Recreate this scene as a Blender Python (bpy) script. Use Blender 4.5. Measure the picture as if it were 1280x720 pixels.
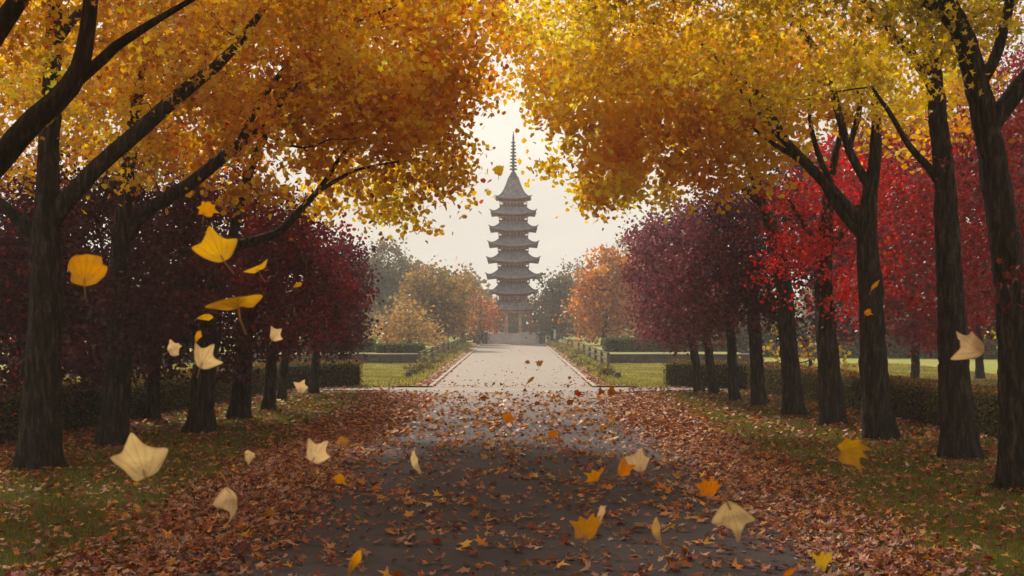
import bpy, math, random
import numpy as np
from mathutils import Vector, Matrix

for o in list(bpy.data.objects):
    bpy.data.objects.remove(o)
sc = bpy.context.scene
COL = sc.collection
R = math.radians
H = 2.4            # camera height
F = 1500.0         # focal length in photograph pixels
VX, VY = 641.0, 397.0

# ------------------------------------------------------------------ camera
cam_d = bpy.data.cameras.new('camera')
cam = bpy.data.objects.new('camera', cam_d)
COL.objects.link(cam)
cam.location = (0, 0, H)
cam.rotation_euler = (R(90), 0, 0)
cam_d.sensor_width = 36.0
cam_d.lens = 36.0 * F / 1280.0
cam_d.shift_x = -1.0 / 1280.0
cam_d.shift_y = (VY - 360.0) / 1280.0
cam_d.clip_start = 0.1
cam_d.clip_end = 3000
cam_d.dof.use_dof = True
cam_d.dof.focus_distance = 34.0
cam_d.dof.aperture_fstop = 5.6
sc.camera = cam

# ------------------------------------------------------------------ world
SUN_EL, SUN_AZ = R(42), R(-24)     # azimuth measured from +Y towards +X
world = bpy.data.worlds.new('World')
sc.world = world
world.use_nodes = True
nt = world.node_tree
nt.nodes.clear()
sky = nt.nodes.new('ShaderNodeTexSky')
sky.sky_type = 'NISHITA'
sky.sun_disc = False
sky.sun_elevation = SUN_EL
sky.sun_rotation = SUN_AZ
sky.air_density = 1.0
sky.dust_density = 6.0
sky.ozone_density = 1.0
mixw = nt.nodes.new('ShaderNodeMix')
mixw.data_type = 'RGBA'
mixw.inputs[0].default_value = 0.86     # a closed, pale, hazy overcast in front of the blue
mixw.inputs[7].default_value = (9.4, 8.75, 7.6, 1)
bg = nt.nodes.new('ShaderNodeBackground')
bg.inputs[1].default_value = 0.10
ow = nt.nodes.new('ShaderNodeOutputWorld')
nt.links.new(sky.outputs[0], mixw.inputs[6])
tcw = nt.nodes.new('ShaderNodeTexCoord'); mpw = nt.nodes.new('ShaderNodeMapping'); mpw.inputs['Scale'].default_value = (1, 1, 3.0)
nw = nt.nodes.new('ShaderNodeTexNoise'); nw.inputs['Scale'].default_value = 3.2; nw.inputs['Detail'].default_value = 6
nt.links.new(tcw.outputs['Generated'], mpw.inputs[0]); nt.links.new(mpw.outputs[0], nw.inputs['Vector'])
rw_ = nt.nodes.new('ShaderNodeMapRange'); rw_.inputs[1].default_value = .3; rw_.inputs[2].default_value = .7; rw_.inputs[3].default_value = .84; rw_.inputs[4].default_value = 1.1
nt.links.new(nw.outputs[0], rw_.inputs[0])
mulw = nt.nodes.new('ShaderNodeVectorMath'); mulw.operation = 'SCALE'       # soft unevenness of the cloud layer
nt.links.new(mixw.outputs[2], mulw.inputs[0]); nt.links.new(rw_.outputs[0], mulw.inputs['Scale'])
nt.links.new(mulw.outputs[0], bg.inputs[0])
nt.links.new(bg.outputs[0], ow.inputs[0])

# ------------------------------------------------------------------ sun
sun_d = bpy.data.lights.new('sun', 'SUN')
sun_d.energy = 5.0
sun_d.angle = R(7)
sun_d.color = (1.0, 0.91, 0.79)
sun = bpy.data.objects.new('sun', sun_d)
COL.objects.link(sun)
sdir = Vector((math.sin(SUN_AZ) * math.cos(SUN_EL), math.cos(SUN_AZ) * math.cos(SUN_EL), math.sin(SUN_EL)))
sun.rotation_euler = sdir.to_track_quat('Z', 'Y').to_euler()
sun.location = (0, 0, 60)

# ------------------------------------------------------------------ exposure and render
vs = sc.view_settings
vs.view_transform = 'Standard'
vs.look = 'None'
vs.gamma = 1.0
vs.use_curve_mapping = False
vs.exposure = 0.08
cy = sc.cycles
cy.max_bounces = 10
cy.diffuse_bounces = 7
cy.glossy_bounces = 2
cy.transmission_bounces = 8
cy.transparent_max_bounces = 8
cy.volume_bounces = 1
cy.use_denoising = True
try:
    cy.denoiser = 'OPENIMAGEDENOISE'
except Exception:
    pass
cy.use_adaptive_sampling = True
cy.adaptive_threshold = 0.02
cy.caustics_reflective = False
cy.caustics_refractive = False
cy.sample_clamp_indirect = 6.0

# ================================================================== helpers
def P(x, y, Y):
    """photograph pixel + distance -> point"""
    return np.array(((x - VX) * Y / F, Y, H - (y - VY) * Y / F))

def gdist(y):
    return F * H / (y - VY)

def tag(o, label=None, cat=None, group=None, kind=None):
    if label: o['label'] = label
    if cat: o['category'] = cat
    if group: o['group'] = group
    if kind: o['kind'] = kind
    return o

def empty(name, loc, rz=0.0):
    o = bpy.data.objects.new(name, None)
    o.empty_display_size = 0.2
    o.location = tuple(loc)
    o.rotation_euler = (0, 0, rz)
    COL.objects.link(o)
    return o

def link_mesh(name, me, mats, parent=None):
    if not isinstance(mats, (list, tuple)): mats = [mats]
    for m in mats: me.materials.append(m)
    o = bpy.data.objects.new(name, me)
    COL.objects.link(o)
    if parent is not None: o.parent = parent
    return o

def tri_mesh(name, verts, tris, cols=None, smooth=False):
    me = bpy.data.meshes.new(name)
    nv, nf = len(verts), len(tris)
    me.vertices.add(nv)
    me.vertices.foreach_set('co', np.ascontiguousarray(verts, dtype=np.float32).ravel())
    me.loops.add(nf * 3)
    me.loops.foreach_set('vertex_index', np.ascontiguousarray(tris, dtype=np.int32).ravel())
    me.polygons.add(nf)
    me.polygons.foreach_set('loop_start', np.arange(0, nf * 3, 3, dtype=np.int32))
    if smooth:
        me.polygons.foreach_set('use_smooth', np.ones(nf, dtype=bool))
    if cols is not None:
        a = me.color_attributes.new('tint', 'FLOAT_COLOR', 'POINT')
        c4 = np.ones((nv, 4), dtype=np.float32)
        c4[:, :3] = cols
        a.data.foreach_set('color', c4.ravel())
    me.update(calc_edges=True)
    return me

class MB:
    """collects simple solids into one mesh"""
    def __init__(s):
        s.v, s.f, s.m, s.sm = [], [], [], []
    def add(s, verts, faces, mi=0, smooth=False):
        b = len(s.v)
        s.v += [tuple(p) for p in verts]
        s.f += [tuple(i + b for i in f) for f in faces]
        s.m += [mi] * len(faces)
        s.sm += [smooth] * len(faces)
    def box(s, x0, x1, y0, y1, z0, z1, mi=0, bev=0.0):
        if bev <= 0:
            v = [(x0,y0,z0),(x1,y0,z0),(x1,y1,z0),(x0,y1,z0),(x0,y0,z1),(x1,y0,z1),(x1,y1,z1),(x0,y1,z1)]
            s.add(v, [(0,3,2,1),(4,5,6,7),(0,1,5,4),(1,2,6,5),(2,3,7,6),(3,0,4,7)], mi)
        else:
            b = bev
            v = []
            for (z, i) in ((z0, 0), (z1 - b, 0), (z1, b)):
                v += [(x0+b+i,y0+i,z),(x1-b-i,y0+i,z),(x1-i,y0+b+i,z),(x1-i,y1-b-i,z),(x1-b-i,y1-i,z),(x0+b+i,y1-i,z),(x0+i,y1-b-i,z),(x0+i,y0+b+i,z)]
            f = []
            for k in range(2):
                for j in range(8):
                    f.append((k*8+j, k*8+(j+1)%8, (k+1)*8+(j+1)%8, (k+1)*8+j))
            f.append(tuple(16+j for j in range(8)))
            f.append(tuple(7-j for j in range(8)))
            s.add(v, f, mi)
    def tube(s, pts, rad, n=8, mi=0, cap=True, smooth=True):
        v, f = tube_geo(pts, rad, n)
        s.add(v, f, mi, smooth)
        if cap:
            b = len(v)
            base = len(s.v) - b
            s.f.append(tuple(base + n - 1 - j for j in range(n))); s.m.append(mi); s.sm.append(False)
            s.f.append(tuple(base + b - n + j for j in range(n))); s.m.append(mi); s.sm.append(False)
    def build(s, name, mats, parent=None):
        me = bpy.data.meshes.new(name)
        me.from_pydata(s.v, [], s.f)
        me.polygons.foreach_set('material_index', s.m)
        me.polygons.foreach_set('use_smooth', s.sm)
        me.update()
        return link_mesh(name, me, mats, parent)

def smooth_path(pts, rad, step=0.25):
    pts = np.array(pts, float); rad = np.array(rad, float)
    P0 = np.vstack([2*pts[0]-pts[1], pts, 2*pts[-1]-pts[-2]])
    out, ro = [], []
    for i in range(len(pts) - 1):
        a, b, c, d = P0[i], P0[i+1], P0[i+2], P0[i+3]
        n = max(2, int(np.linalg.norm(c-b) / step))
        for k in range(n):
            t = k / n
            out.append(0.5*((2*b)+(-a+c)*t+(2*a-5*b+4*c-d)*t*t+(-a+3*b-3*c+d)*t**3))
            ro.append(rad[i]*(1-t)+rad[i+1]*t)
    out.append(pts[-1]); ro.append(rad[-1])
    return np.array(out), np.array(ro)

def tube_geo(pts, rad, n=8, bumps=None):
    pts = np.array(pts, float)
    m = len(pts)
    rad = np.broadcast_to(np.array(rad, float), (m,))
    tan = np.gradient(pts, axis=0)
    tan /= np.linalg.norm(tan, axis=1)[:, None] + 1e-9
    up = np.array((1.0, 0, 0)) if abs(tan[0][0]) < 0.8 else np.array((0, 1.0, 0))
    ang = np.linspace(0, 2*math.pi, n, endpoint=False)
    v = np.zeros((m, n, 3))
    for i in range(m):
        u = up - tan[i]*np.dot(up, tan[i]); u /= np.linalg.norm(u)
        w = np.cross(tan[i], u)
        up = u
        r = rad[i] * (bumps[i] if bumps is not None else np.ones(n))
        v[i] = pts[i] + (np.cos(ang)*r)[:, None]*u + (np.sin(ang)*r)[:, None]*w
    f = []
    for i in range(m-1):
        for j in range(n):
            k = (j+1) % n
            f.append((i*n+j, i*n+k, (i+1)*n+k, (i+1)*n+j))
    return v.reshape(-1, 3).tolist(), f

# ================================================================== materials
def nmat(name):
    m = bpy.data.materials.new(name)
    m.use_nodes = True
    t = m.node_tree
    b = t.nodes['Principled BSDF']
    b.inputs['Specular IOR Level'].default_value = 0.15
    return m, t, b

def N(t, typ, **kw):
    n = t.nodes.new(typ)
    for k, v in kw.items():
        if k.startswith('i_'):
            key = k[2:]
            n.inputs[int(key) if key.isdigit() else key].default_value = v
        else:
            setattr(n, k, v)
    return n

def ramp(t, src, stops):
    r = t.nodes.new('ShaderNodeValToRGB')
    while len(r.color_ramp.elements) < len(stops):
        r.color_ramp.elements.new(0.5)
    for e, (p, c) in zip(r.color_ramp.elements, stops):
        e.position = p
        e.color = (c[0], c[1], c[2], 1)
    t.links.new(src, r.inputs[0])
    return r.outputs[0]

def noise(t, scale, detail=6, rough=0.6, coord=None, stretch=None):
    tc = N(t, 'ShaderNodeTexCoord')
    n = t.nodes.new('ShaderNodeTexNoise')
    n.inputs['Scale'].default_value = scale
    n.inputs['Detail'].default_value = detail
    n.inputs['Roughness'].default_value = rough
    src = tc.outputs['Object']
    if stretch:
        mp = N(t, 'ShaderNodeMapping')
        mp.inputs['Scale'].default_value = stretch
        t.links.new(src, mp.inputs[0]); src = mp.outputs[0]
    t.links.new(src, n.inputs['Vector'])
    return n.outputs['Fac']

def mixc(t, fac, a, b, mode='MIX'):
    m = t.nodes.new('ShaderNodeMix')
    m.data_type = 'RGBA'; m.blend_type = mode
    for sock, val in ((m.inputs[0], fac), (m.inputs[6], a), (m.inputs[7], b)):
        if isinstance(val, bpy.types.NodeSocket): t.links.new(val, sock)
        elif isinstance(val, (int, float)): sock.default_value = val
        else: sock.default_value = (val[0], val[1], val[2], 1)
    return m.outputs[2]

def bump(t, b, h, strength=0.5, dist=0.02):
    n = N(t, 'ShaderNodeBump')
    n.inputs['Strength'].default_value = strength
    n.inputs['Distance'].default_value = dist
    t.links.new(h, n.inputs['Height'])
    t.links.new(n.outputs[0], b.inputs['Normal'])

def leaf_mat(name, trans=0.45, gloss=0.04, rough=0.45):
    m = bpy.data.materials.new(name); m.use_nodes = True
    t = m.node_tree; t.nodes.clear()
    at = N(t, 'ShaderNodeAttribute', attribute_name='tint')
    d = N(t, 'ShaderNodeBsdfDiffuse'); tr = N(t, 'ShaderNodeBsdfTranslucent'); g = N(t, 'ShaderNodeBsdfGlossy')
    g.inputs['Roughness'].default_value = rough
    hs = N(t, 'ShaderNodeHueSaturation'); hs.inputs['Saturation'].default_value = 1.1; hs.inputs['Value'].default_value = 1.15
    t.links.new(at.outputs['Color'], d.inputs[0])
    t.links.new(at.outputs['Color'], hs.inputs['Color'])
    t.links.new(hs.outputs[0], tr.inputs[0])
    m1 = N(t, 'ShaderNodeMixShader'); m1.inputs[0].default_value = trans
    t.links.new(d.outputs[0], m1.inputs[1]); t.links.new(tr.outputs[0], m1.inputs[2])
    m2 = N(t, 'ShaderNodeMixShader'); m2.inputs[0].default_value = gloss
    t.links.new(m1.outputs[0], m2.inputs[1]); t.links.new(g.outputs[0], m2.inputs[2])
    o = N(t, 'ShaderNodeOutputMaterial'); t.links.new(m2.outputs[0], o.inputs[0])
    return m

M_leaf = leaf_mat('leaf', 0.52, 0.05, 0.4)
M_leaf_dark = leaf_mat('dark_leaf', 0.38, 0.025, 0.55)
M_litter = leaf_mat('dry_leaf', 0.15, 0.035, 0.5)
M_grass = leaf_mat('grass_blade', 0.35, 0.03)
M_air = leaf_mat('thin_leaf', 0.5, 0.03)

def bark():
    m, t, b = nmat('bark')
    n1 = noise(t, 5.0, 8, 0.7, stretch=(3.0, 3.0, 0.55))
    n2 = noise(t, 1.6, 4, 0.6)
    c = ramp(t, n1, [(0.36, (0.006, 0.005, 0.004)), (0.52, (0.042, 0.030, 0.021)), (0.66, (0.15, 0.112, 0.08))])
    c2 = mixc(t, n2, c, (0.035, 0.034, 0.02), 'MIX')
    f = t.nodes.new('ShaderNodeMath'); f.operation = 'MULTIPLY'; f.inputs[1].default_value = 0.55
    t.links.new(n2, f.inputs[0])
    mm = mixc(t, f.outputs[0], c, (0.022, 0.022, 0.012))
    t.links.new(mm, b.inputs['Base Color'])
    b.inputs['Roughness'].default_value = 0.85
    bump(t, b, n1, 1.0, 0.09)
    return m
M_bark = bark()

def ground_mat(name, stops, scale, big=None, rough=0.95, bs=0.4, bd=0.02):
    m, t, b = nmat(name)
    n1 = noise(t, scale, 10, 0.75)
    c = ramp(t, n1, stops)
    if big:
        n2 = noise(t, big[0], 4, 0.6)
        f = ramp(t, n2, [(0.4, (0, 0, 0)), (0.62, (1, 1, 1))])
        c = mixc(t, f, c, big[1])
    t.links.new(c, b.inputs['Base Color'])
    b.inputs['Roughness'].default_value = rough
    bump(t, b, n1, bs, bd)
    return m

M_ground = ground_mat('park_soil', [(0.3, (0.035, 0.035, 0.010)), (0.5, (0.07, 0.08, 0.015)), (0.7, (0.12, 0.08, 0.025))], 9, (0.5, (0.06, 0.035, 0.018)))
M_lawn = ground_mat('lawn', [(0.3, (0.14, 0.17, 0.02)), (0.5, (0.20, 0.225, 0.03)), (0.7, (0.28, 0.26, 0.05))], 6, (0.35, (0.25, 0.235, 0.065)))
M_verge = ground_mat('verge', [(0.3, (0.09, 0.09, 0.03)), (0.5, (0.16, 0.13, 0.05)), (0.7, (0.28, 0.17, 0.09))], 9, (0.9, (0.3, 0.2, 0.12)))
M_hedgecore = ground_mat('hedge_core', [(0.3, (0.008, 0.009, 0.004)), (0.7, (0.025, 0.024, 0.01))], 20)
M_litterbed = ground_mat('litter_bed', [(0.3, (0.03, 0.018, 0.012)), (0.5, (0.10, 0.045, 0.02)), (0.62, (0.19, 0.09, 0.035)), (0.75, (0.06, 0.05, 0.02))], 12, (0.4, (0.09, 0.075, 0.02)))

def asphalt():
    m, t, b = nmat('asphalt')
    n1 = noise(t, 160, 4, 0.8)
    c = ramp(t, n1, [(0.35, (0.018, 0.013, 0.015)), (0.52, (0.038, 0.029, 0.033)), (0.66, (0.10, 0.082, 0.084))])
    n2 = noise(t, 0.7, 6, 0.7)
    c2 = mixc(t, ramp(t, n2, [(0.35, (0, 0, 0)), (0.7, (1, 1, 1))]), c, mixc(t, 0.35, c, (0.11, 0.09, 0.085)))
    # hairline cracks
    tc = N(t, 'ShaderNodeTexCoord')
    nn = N(t, 'ShaderNodeTexNoise'); nn.inputs['Scale'].default_value = 1.2
    t.links.new(tc.outputs['Object'], nn.inputs['Vector'])
    ad = mixc(t, 0.25, tc.outputs['Object'], nn.outputs['Color'])
    vo = N(t, 'ShaderNodeTexVoronoi', feature='DISTANCE_TO_EDGE'); vo.inputs['Scale'].default_value = 0.55
    t.links.new(ad, vo.inputs['Vector'])
    cr = ramp(t, vo.outputs['Distance'], [(0.0, (1, 1, 1)), (0.006, (0, 0, 0))])
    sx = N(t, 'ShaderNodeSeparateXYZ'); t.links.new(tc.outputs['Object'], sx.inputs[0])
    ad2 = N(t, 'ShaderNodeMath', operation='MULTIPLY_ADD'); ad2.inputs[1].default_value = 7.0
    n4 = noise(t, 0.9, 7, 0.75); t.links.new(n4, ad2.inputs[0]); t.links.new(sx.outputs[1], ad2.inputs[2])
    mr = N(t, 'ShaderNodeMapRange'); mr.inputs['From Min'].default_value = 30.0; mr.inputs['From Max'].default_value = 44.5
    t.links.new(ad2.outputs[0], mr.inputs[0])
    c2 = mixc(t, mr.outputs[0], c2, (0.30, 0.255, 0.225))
    c3 = mixc(t, cr, c2, (0.016, 0.014, 0.014))
    t.links.new(c3, b.inputs['Base Color'])
    b.inputs['Roughness'].default_value = 0.8
    bump(t, b, n1, 0.5, 0.006)
    return m
M_asphalt = asphalt()

def pale_path():
    m, t, b = nmat('pale_gravel')
    n1 = noise(t, 40, 8, 0.8)
    c = ramp(t, n1, [(0.3, (0.20, 0.17, 0.145)), (0.5, (0.28, 0.245, 0.21)), (0.7, (0.36, 0.32, 0.28))])
    n2 = noise(t, 0.5, 6, 0.7, stretch=(1.0, 0.45, 1))
    c2 = mixc(t, ramp(t, n2, [(0.42, (0, 0, 0)), (0.68, (1, 1, 1))]), c, (0.30, 0.24, 0.20))
    t.links.new(c2, b.inputs['Base Color'])
    b.inputs['Roughness'].default_value = 0.9
    bump(t, b, n1, 0.3, 0.01)
    return m
M_pale = pale_path()

def plain(name, col, var=0.35, scale=4, rough=0.8, bs=0.3, stretch=None):
    m, t, b = nmat(name)
    n1 = noise(t, scale, 7, 0.7, stretch=stretch)
    lo = [c*(1-var) for c in col]; hi = [min(1, c*(1+var)) for c in col]
    c = ramp(t, n1, [(0.3, lo), (0.7, hi)])
    t.links.new(c, b.inputs['Base Color'])
    b.inputs['Roughness'].default_value = rough
    bump(t, b, n1, bs, 0.01)
    return m
M_stone = plain('stone', (0.24, 0.20, 0.18), 0.4, 3)
M_kerb = plain('kerb_stone', (0.36, 0.29, 0.25), 0.3, 2)
M_darkstone = plain('dark_stone', (0.09, 0.08, 0.07), 0.4, 4)
M_step = plain('step_stone', (0.52, 0.47, 0.45), 0.25, 1.5)
M_redwood = plain('red_timber', (0.36, 0.085, 0.06), 0.4, 3)
M_palewood = plain('pale_timber', (0.60, 0.44, 0.34), 0.25, 3)
M_darkwin = plain('dark_lattice', (0.045, 0.03, 0.028), 0.4, 8)
M_metal = plain('bronze', (0.13, 0.12, 0.13), 0.3, 6, 0.5)
M_postgreen = plain('painted_post', (0.42, 0.46, 0.40), 0.15, 5)
M_fencewood = plain('fence_timber', (0.13, 0.095, 0.07), 0.4, 6)

def wallstone():
    m, t, b = nmat('coursed_stone')
    tc = N(t, 'ShaderNodeTexCoord')
    mp = N(t, 'ShaderNodeMapping'); mp.inputs['Rotation'].default_value = (R(90), 0, 0)
    t.links.new(tc.outputs['Object'], mp.inputs[0])
    br = N(t, 'ShaderNodeTexBrick')
    br.inputs['Scale'].default_value = 1.0
    br.inputs['Brick Width'].default_value = 0.55
    br.inputs['Row Height'].default_value = 0.16
    br.inputs['Mortar Size'].default_value = 0.012
    br.inputs['Color1'].default_value = (0.10, 0.075, 0.062, 1)
    br.inputs['Color2'].default_value = (0.16, 0.12, 0.10, 1)
    br.inputs['Mortar'].default_value = (0.05, 0.042, 0.036, 1)
    t.links.new(mp.outputs[0], br.inputs['Vector'])
    n = noise(t, 3, 7, 0.7)
    c = mixc(t, ramp(t, n, [(.4, (0, 0, 0)), (.6, (1, 1, 1))]), br.outputs['Color'], (0.045, 0.045, 0.028))
    t.links.new(c, b.inputs['Base Color'])
    b.inputs['Roughness'].default_value = 0.9
    bump(t, b, br.outputs['Fac'], -0.5, 0.02)
    return m
M_wall = wallstone()

def rooftile():
    m, t, b = nmat('roof_tile')
    tc = N(t, 'ShaderNodeTexCoord')
    n = noise(t, 2.5, 7, 0.7)
    c = ramp(t, n, [(0.3, (0.15, 0.135, 0.15)), (0.5, (0.23, 0.205, 0.225)), (0.7, (0.36, 0.32, 0.335))])
    t.links.new(c, b.inputs['Base Color'])
    b.inputs['Roughness'].default_value = 0.7
    at = N(t, 'ShaderNodeAttribute', attribute_name='course')
    w = N(t, 'ShaderNodeMath', operation='SINE')
    mu = N(t, 'ShaderNodeMath', operation='MULTIPLY'); mu.inputs[1].default_value = 40.0
    t.links.new(at.outputs['Fac'], mu.inputs[0]); t.links.new(mu.outputs[0], w.inputs[0])
    bump(t, b, w.outputs[0], 0.7, 0.04)
    return m
M_roof = rooftile()

# ================================================================== leaf scatter
def fan(n):
    return np.array([(0, i+1, (i+1) % n + 1) for i in range(n)])
def tmpl_maple(curl=0.3, fold=0.2, seed=0):
    r_ = random.Random(seed)
    rad = [0.30, 0.62, 0.34, 0.86, 0.40, 1.0, 0.40, 0.86, 0.34, 0.62]
    angs = [-90, -40, -18, 18, 52, 90, 128, 162, 198, 220]
    v = [(0, -0.1, 0)]
    for a, q in zip(angs, rad):
        q *= 0.62 * r_.uniform(0.88, 1.1)
        v.append((q*math.cos(R(a)), q*math.sin(R(a)), 0))
    v = np.array(v)
    v[:, 2] = curl*(v[:, 0]**2 + v[:, 1]**2) + fold*np.abs(v[:, 0]) + np.array([r_.uniform(-.06, .06) for _ in v])
    return v, fan(10)
def tmpl_simple(curl=0.3, fold=0.25, seed=0):
    r_ = random.Random(seed)
    v = np.array([(0, -0.5, 0), (0.42, -0.18, 0), (0.30, 0.30, 0), (0, 0.58, 0), (-0.30, 0.30, 0), (-0.42, -0.18, 0)], float)
    v[:, :2] *= 1 + np.array([[r_.uniform(-.12, .12)] for _ in v])
    v[:, 2] = curl*(v[:, 0]**2 + v[:, 1]**2) + fold*np.abs(v[:, 0])
    return v, np.array([(0, 1, 2), (0, 2, 3), (0, 3, 4), (0, 4, 5)])
def tmpl_tri():
    v = np.array([(-0.45, -0.4, 0), (0.5, -0.25, 0.1), (0.3, 0.5, 0), (-0.4, 0.4, 0.12)], float)
    return v, np.array([(0, 1, 2), (0, 2, 3)])
MAPLE = [tmpl_maple(c, f, i) for i, (c, f) in enumerate([(0.2, 0.1), (0.7, 0.2), (-0.5, 0.3), (0.4, -0.4)])]
SIMPLE = [tmpl_simple(c, f, i) for i, (c, f) in enumerate([(0.2, 0.2), (-0.3, 0.35), (0.5, 0.0)])]
QUAD = [tmpl_tri()]
BALL = None

def rand_rot(rng, n, flat=None):
    """random rotations; flat = sd of tilt from horizontal, None for uniform"""
    if flat is None:
        q = rng.normal(size=(n, 4)); q /= np.linalg.norm(q, axis=1)[:, None]
        w, x, y, z = q.T
        M = np.empty((n, 3, 3))
        M[:, 0, 0] = 1-2*(y*y+z*z); M[:, 0, 1] = 2*(x*y-z*w); M[:, 0, 2] = 2*(x*z+y*w)
        M[:, 1, 0] = 2*(x*y+z*w); M[:, 1, 1] = 1-2*(x*x+z*z); M[:, 1, 2] = 2*(y*z-x*w)
        M[:, 2, 0] = 2*(x*z-y*w); M[:, 2, 1] = 2*(y*z+x*w); M[:, 2, 2] = 1-2*(x*x+y*y)
        return M
    a = rng.uniform(0, 2*math.pi, n); tx = rng.normal(0, flat, n); ty = rng.normal(0, flat, n)
    ca, sa = np.cos(a), np.sin(a)
    Z = np.zeros((n, 3, 3)); Z[:, 0, 0] = ca; Z[:, 0, 1] = -sa; Z[:, 1, 0] = sa; Z[:, 1, 1] = ca; Z[:, 2, 2] = 1
    X = np.zeros((n, 3, 3)); X[:, 0, 0] = 1; X[:, 1, 1] = np.cos(tx); X[:, 1, 2] = -np.sin(tx); X[:, 2, 1] = np.sin(tx); X[:, 2, 2] = np.cos(tx)
    Yr = np.zeros((n, 3, 3)); Yr[:, 1, 1] = 1; Yr[:, 0, 0] = np.cos(ty); Yr[:, 0, 2] = np.sin(ty); Yr[:, 2, 0] = -np.sin(ty); Yr[:, 2, 2] = np.cos(ty)
    return X @ Yr @ Z

def scatter(name, rng, pts, size, cols, templates, flat=None):
    n = len(pts)
    which = rng.integers(0, len(templates), n)
    V, T, C = [], [], []
    base = 0
    for k, (tv, tf) in enumerate(templates):
        sel = np.where(which == k)[0]
        if not len(sel): continue
        M = rand_rot(rng, len(sel), flat)
        v = np.einsum('nij,kj->nki', M, tv) * size[sel][:, None, None] + pts[sel][:, None, :]
        kk = len(tv)
        f = tf[None] + (np.arange(len(sel)) * kk)[:, None, None] + base
        V.append(v.reshape(-1, 3)); T.append(f.reshape(-1, 3))
        C.append(np.repeat(cols[sel], kk, axis=0))
        base += len(sel) * kk
    return tri_mesh(name, np.vstack(V), np.vstack(T), np.vstack(C))

def pnoise(p, s, seed=0.0):
    x, y, z = p[:, 0]*s+seed, p[:, 1]*s+seed*1.7, p[:, 2]*s-seed
    return (np.sin(x*1.3+1.9*np.sin(y*0.9+z*.4)) + np.sin(y*1.7+1.6*np.sin(z*1.1+x*.5)) + np.sin(z*1.5+1.7*np.sin(x*1.2+y*.3)))/3

YEL = [(0.76, 0.42, 0.02), (0.80, 0.50, 0.03), (0.70, 0.33, 0.015), (0.84, 0.60, 0.08), (0.62, 0.24, 0.012)]
YELR = [(0.80, 0.49, 0.03), (0.84, 0.59, 0.05), (0.74, 0.38, 0.02), (0.85, 0.66, 0.12), (0.66, 0.28, 0.015)]
GOLDG = [(0.44, 0.30, 0.02), (0.50, 0.34, 0.03), (0.36, 0.22, 0.02), (0.30, 0.24, 0.03)]
RED = [(0.62, 0.010, 0.016), (0.76, 0.016, 0.020), (0.44, 0.008, 0.014), (0.70, 0.07, 0.012), (0.22, 0.008, 0.014)]
REDD = [(0.24, 0.008, 0.014), (0.38, 0.012, 0.016), (0.12, 0.008, 0.014), (0.18, 0.010, 0.020), (0.32, 0.04, 0.02)]
PUR = [(0.065, 0.020, 0.028), (0.095, 0.028, 0.038), (0.045, 0.015, 0.022), (0.12, 0.028, 0.032)]
PURL = [(0.17, 0.055, 0.068), (0.23, 0.085, 0.098), (0.12, 0.040, 0.052), (0.22, 0.06, 0.065)]
CRIM = [(0.08, 0.019, 0.026), (0.12, 0.020, 0.026), (0.055, 0.014, 0.020), (0.22, 0.018, 0.022)]

def pick_cols(rng, n, pal, jit=0.18):
    pal = np.array(pal)
    c = pal[rng.integers(0, len(pal), n)]
    return c * (1 + rng.normal(0, jit, (n, 1))).clip(0.4, 1.7)

def crown_points(rng, blobs, per_m3, leaves, sig, shell=0.5, gap=0.25, seed=0.0, zmin=None):
    """leaf clusters inside overlapping ellipsoids; blobs: (c, r)"""
    cs = []
    for c, r in blobs:
        vol = 4.19*r[0]*r[1]*r[2]
        n = max(4, int(vol*per_m3))
        d = rng.normal(size=(n, 3)); d /= np.linalg.norm(d, axis=1)[:, None]
        q = rng.uniform(0, 1, n)**(1/3*shell*1.6)
        q = q * (1 + 0.13*np.sin(d[:, 0]*6+seed+c[0])*np.cos(d[:, 2]*5-seed+c[1]))
        cs.append(np.array(c) + d*q[:, None]*np.array(r))
    cs = np.vstack(cs)
    keep = pnoise(cs, 2.1, seed) > (gap*2-1)*0.75
    cs = cs[keep]
    n = len(cs)
    m = np.maximum(3, rng.poisson(leaves, n))
    idx = np.repeat(np.arange(n), m)
    cscale = np.stack([rng.uniform(.6, 1.35, n), rng.uniform(.6, 1.35, n), rng.uniform(.5, 2.0, n)], 1)
    off = rng.normal(size=(len(idx), 3))*np.array(sig)*cscale[idx]
    off[:, 2] -= 0.35*np.abs(off[:, 0]) + 0.2*np.abs(off[:, 1])      # sprays droop at the tips
    pts = cs[idx] + off
    if zmin is not None:
        ok = pts[:, 2] > zmin; pts, idx = pts[ok], idx[ok]
    return cs, pts, idx

def make_crown(parent, base, rng, blobs, pal, per_m3=3.0, leaves=22, sig=(.22, .22, .12), size=(0.075, 0.12), gap=0.25, seed=0.0, tmpl=None, mat=None, accents=None, shell=0.5, zmin=None, name='crown'):
    cs, pts, idx = crown_points(rng, blobs, per_m3, leaves, sig, shell, gap, seed, zmin)
    n = len(pts)
    cc = pick_cols(rng, len(cs), pal, 0.24)[idx]*0.65 + pick_cols(rng, n, pal, 0.22)*0.35
    hd = pnoise(pts, 0.75, seed+9)[:, None]
    cc *= 1 + np.hstack([0.05*hd, 0.24*hd, 0.3*hd])
    cc *= (1 + 0.22*pnoise(pts, 1.3, seed+4))[:, None]
    if accents is not None:
        fr, col = accents
        a = rng.uniform(size=n) < fr
        cc[a] = pick_cols(rng, int(a.sum()), col)
    cc = cc.clip(0.003, 0.85)
    sz = rng.uniform(size[0], size[1], n)
    me = scatter(name, rng, pts - np.array(base), sz, cc, tmpl or SIMPLE)
    o = link_mesh(name, me, mat or M_leaf, parent)
    return cs, o

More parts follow.
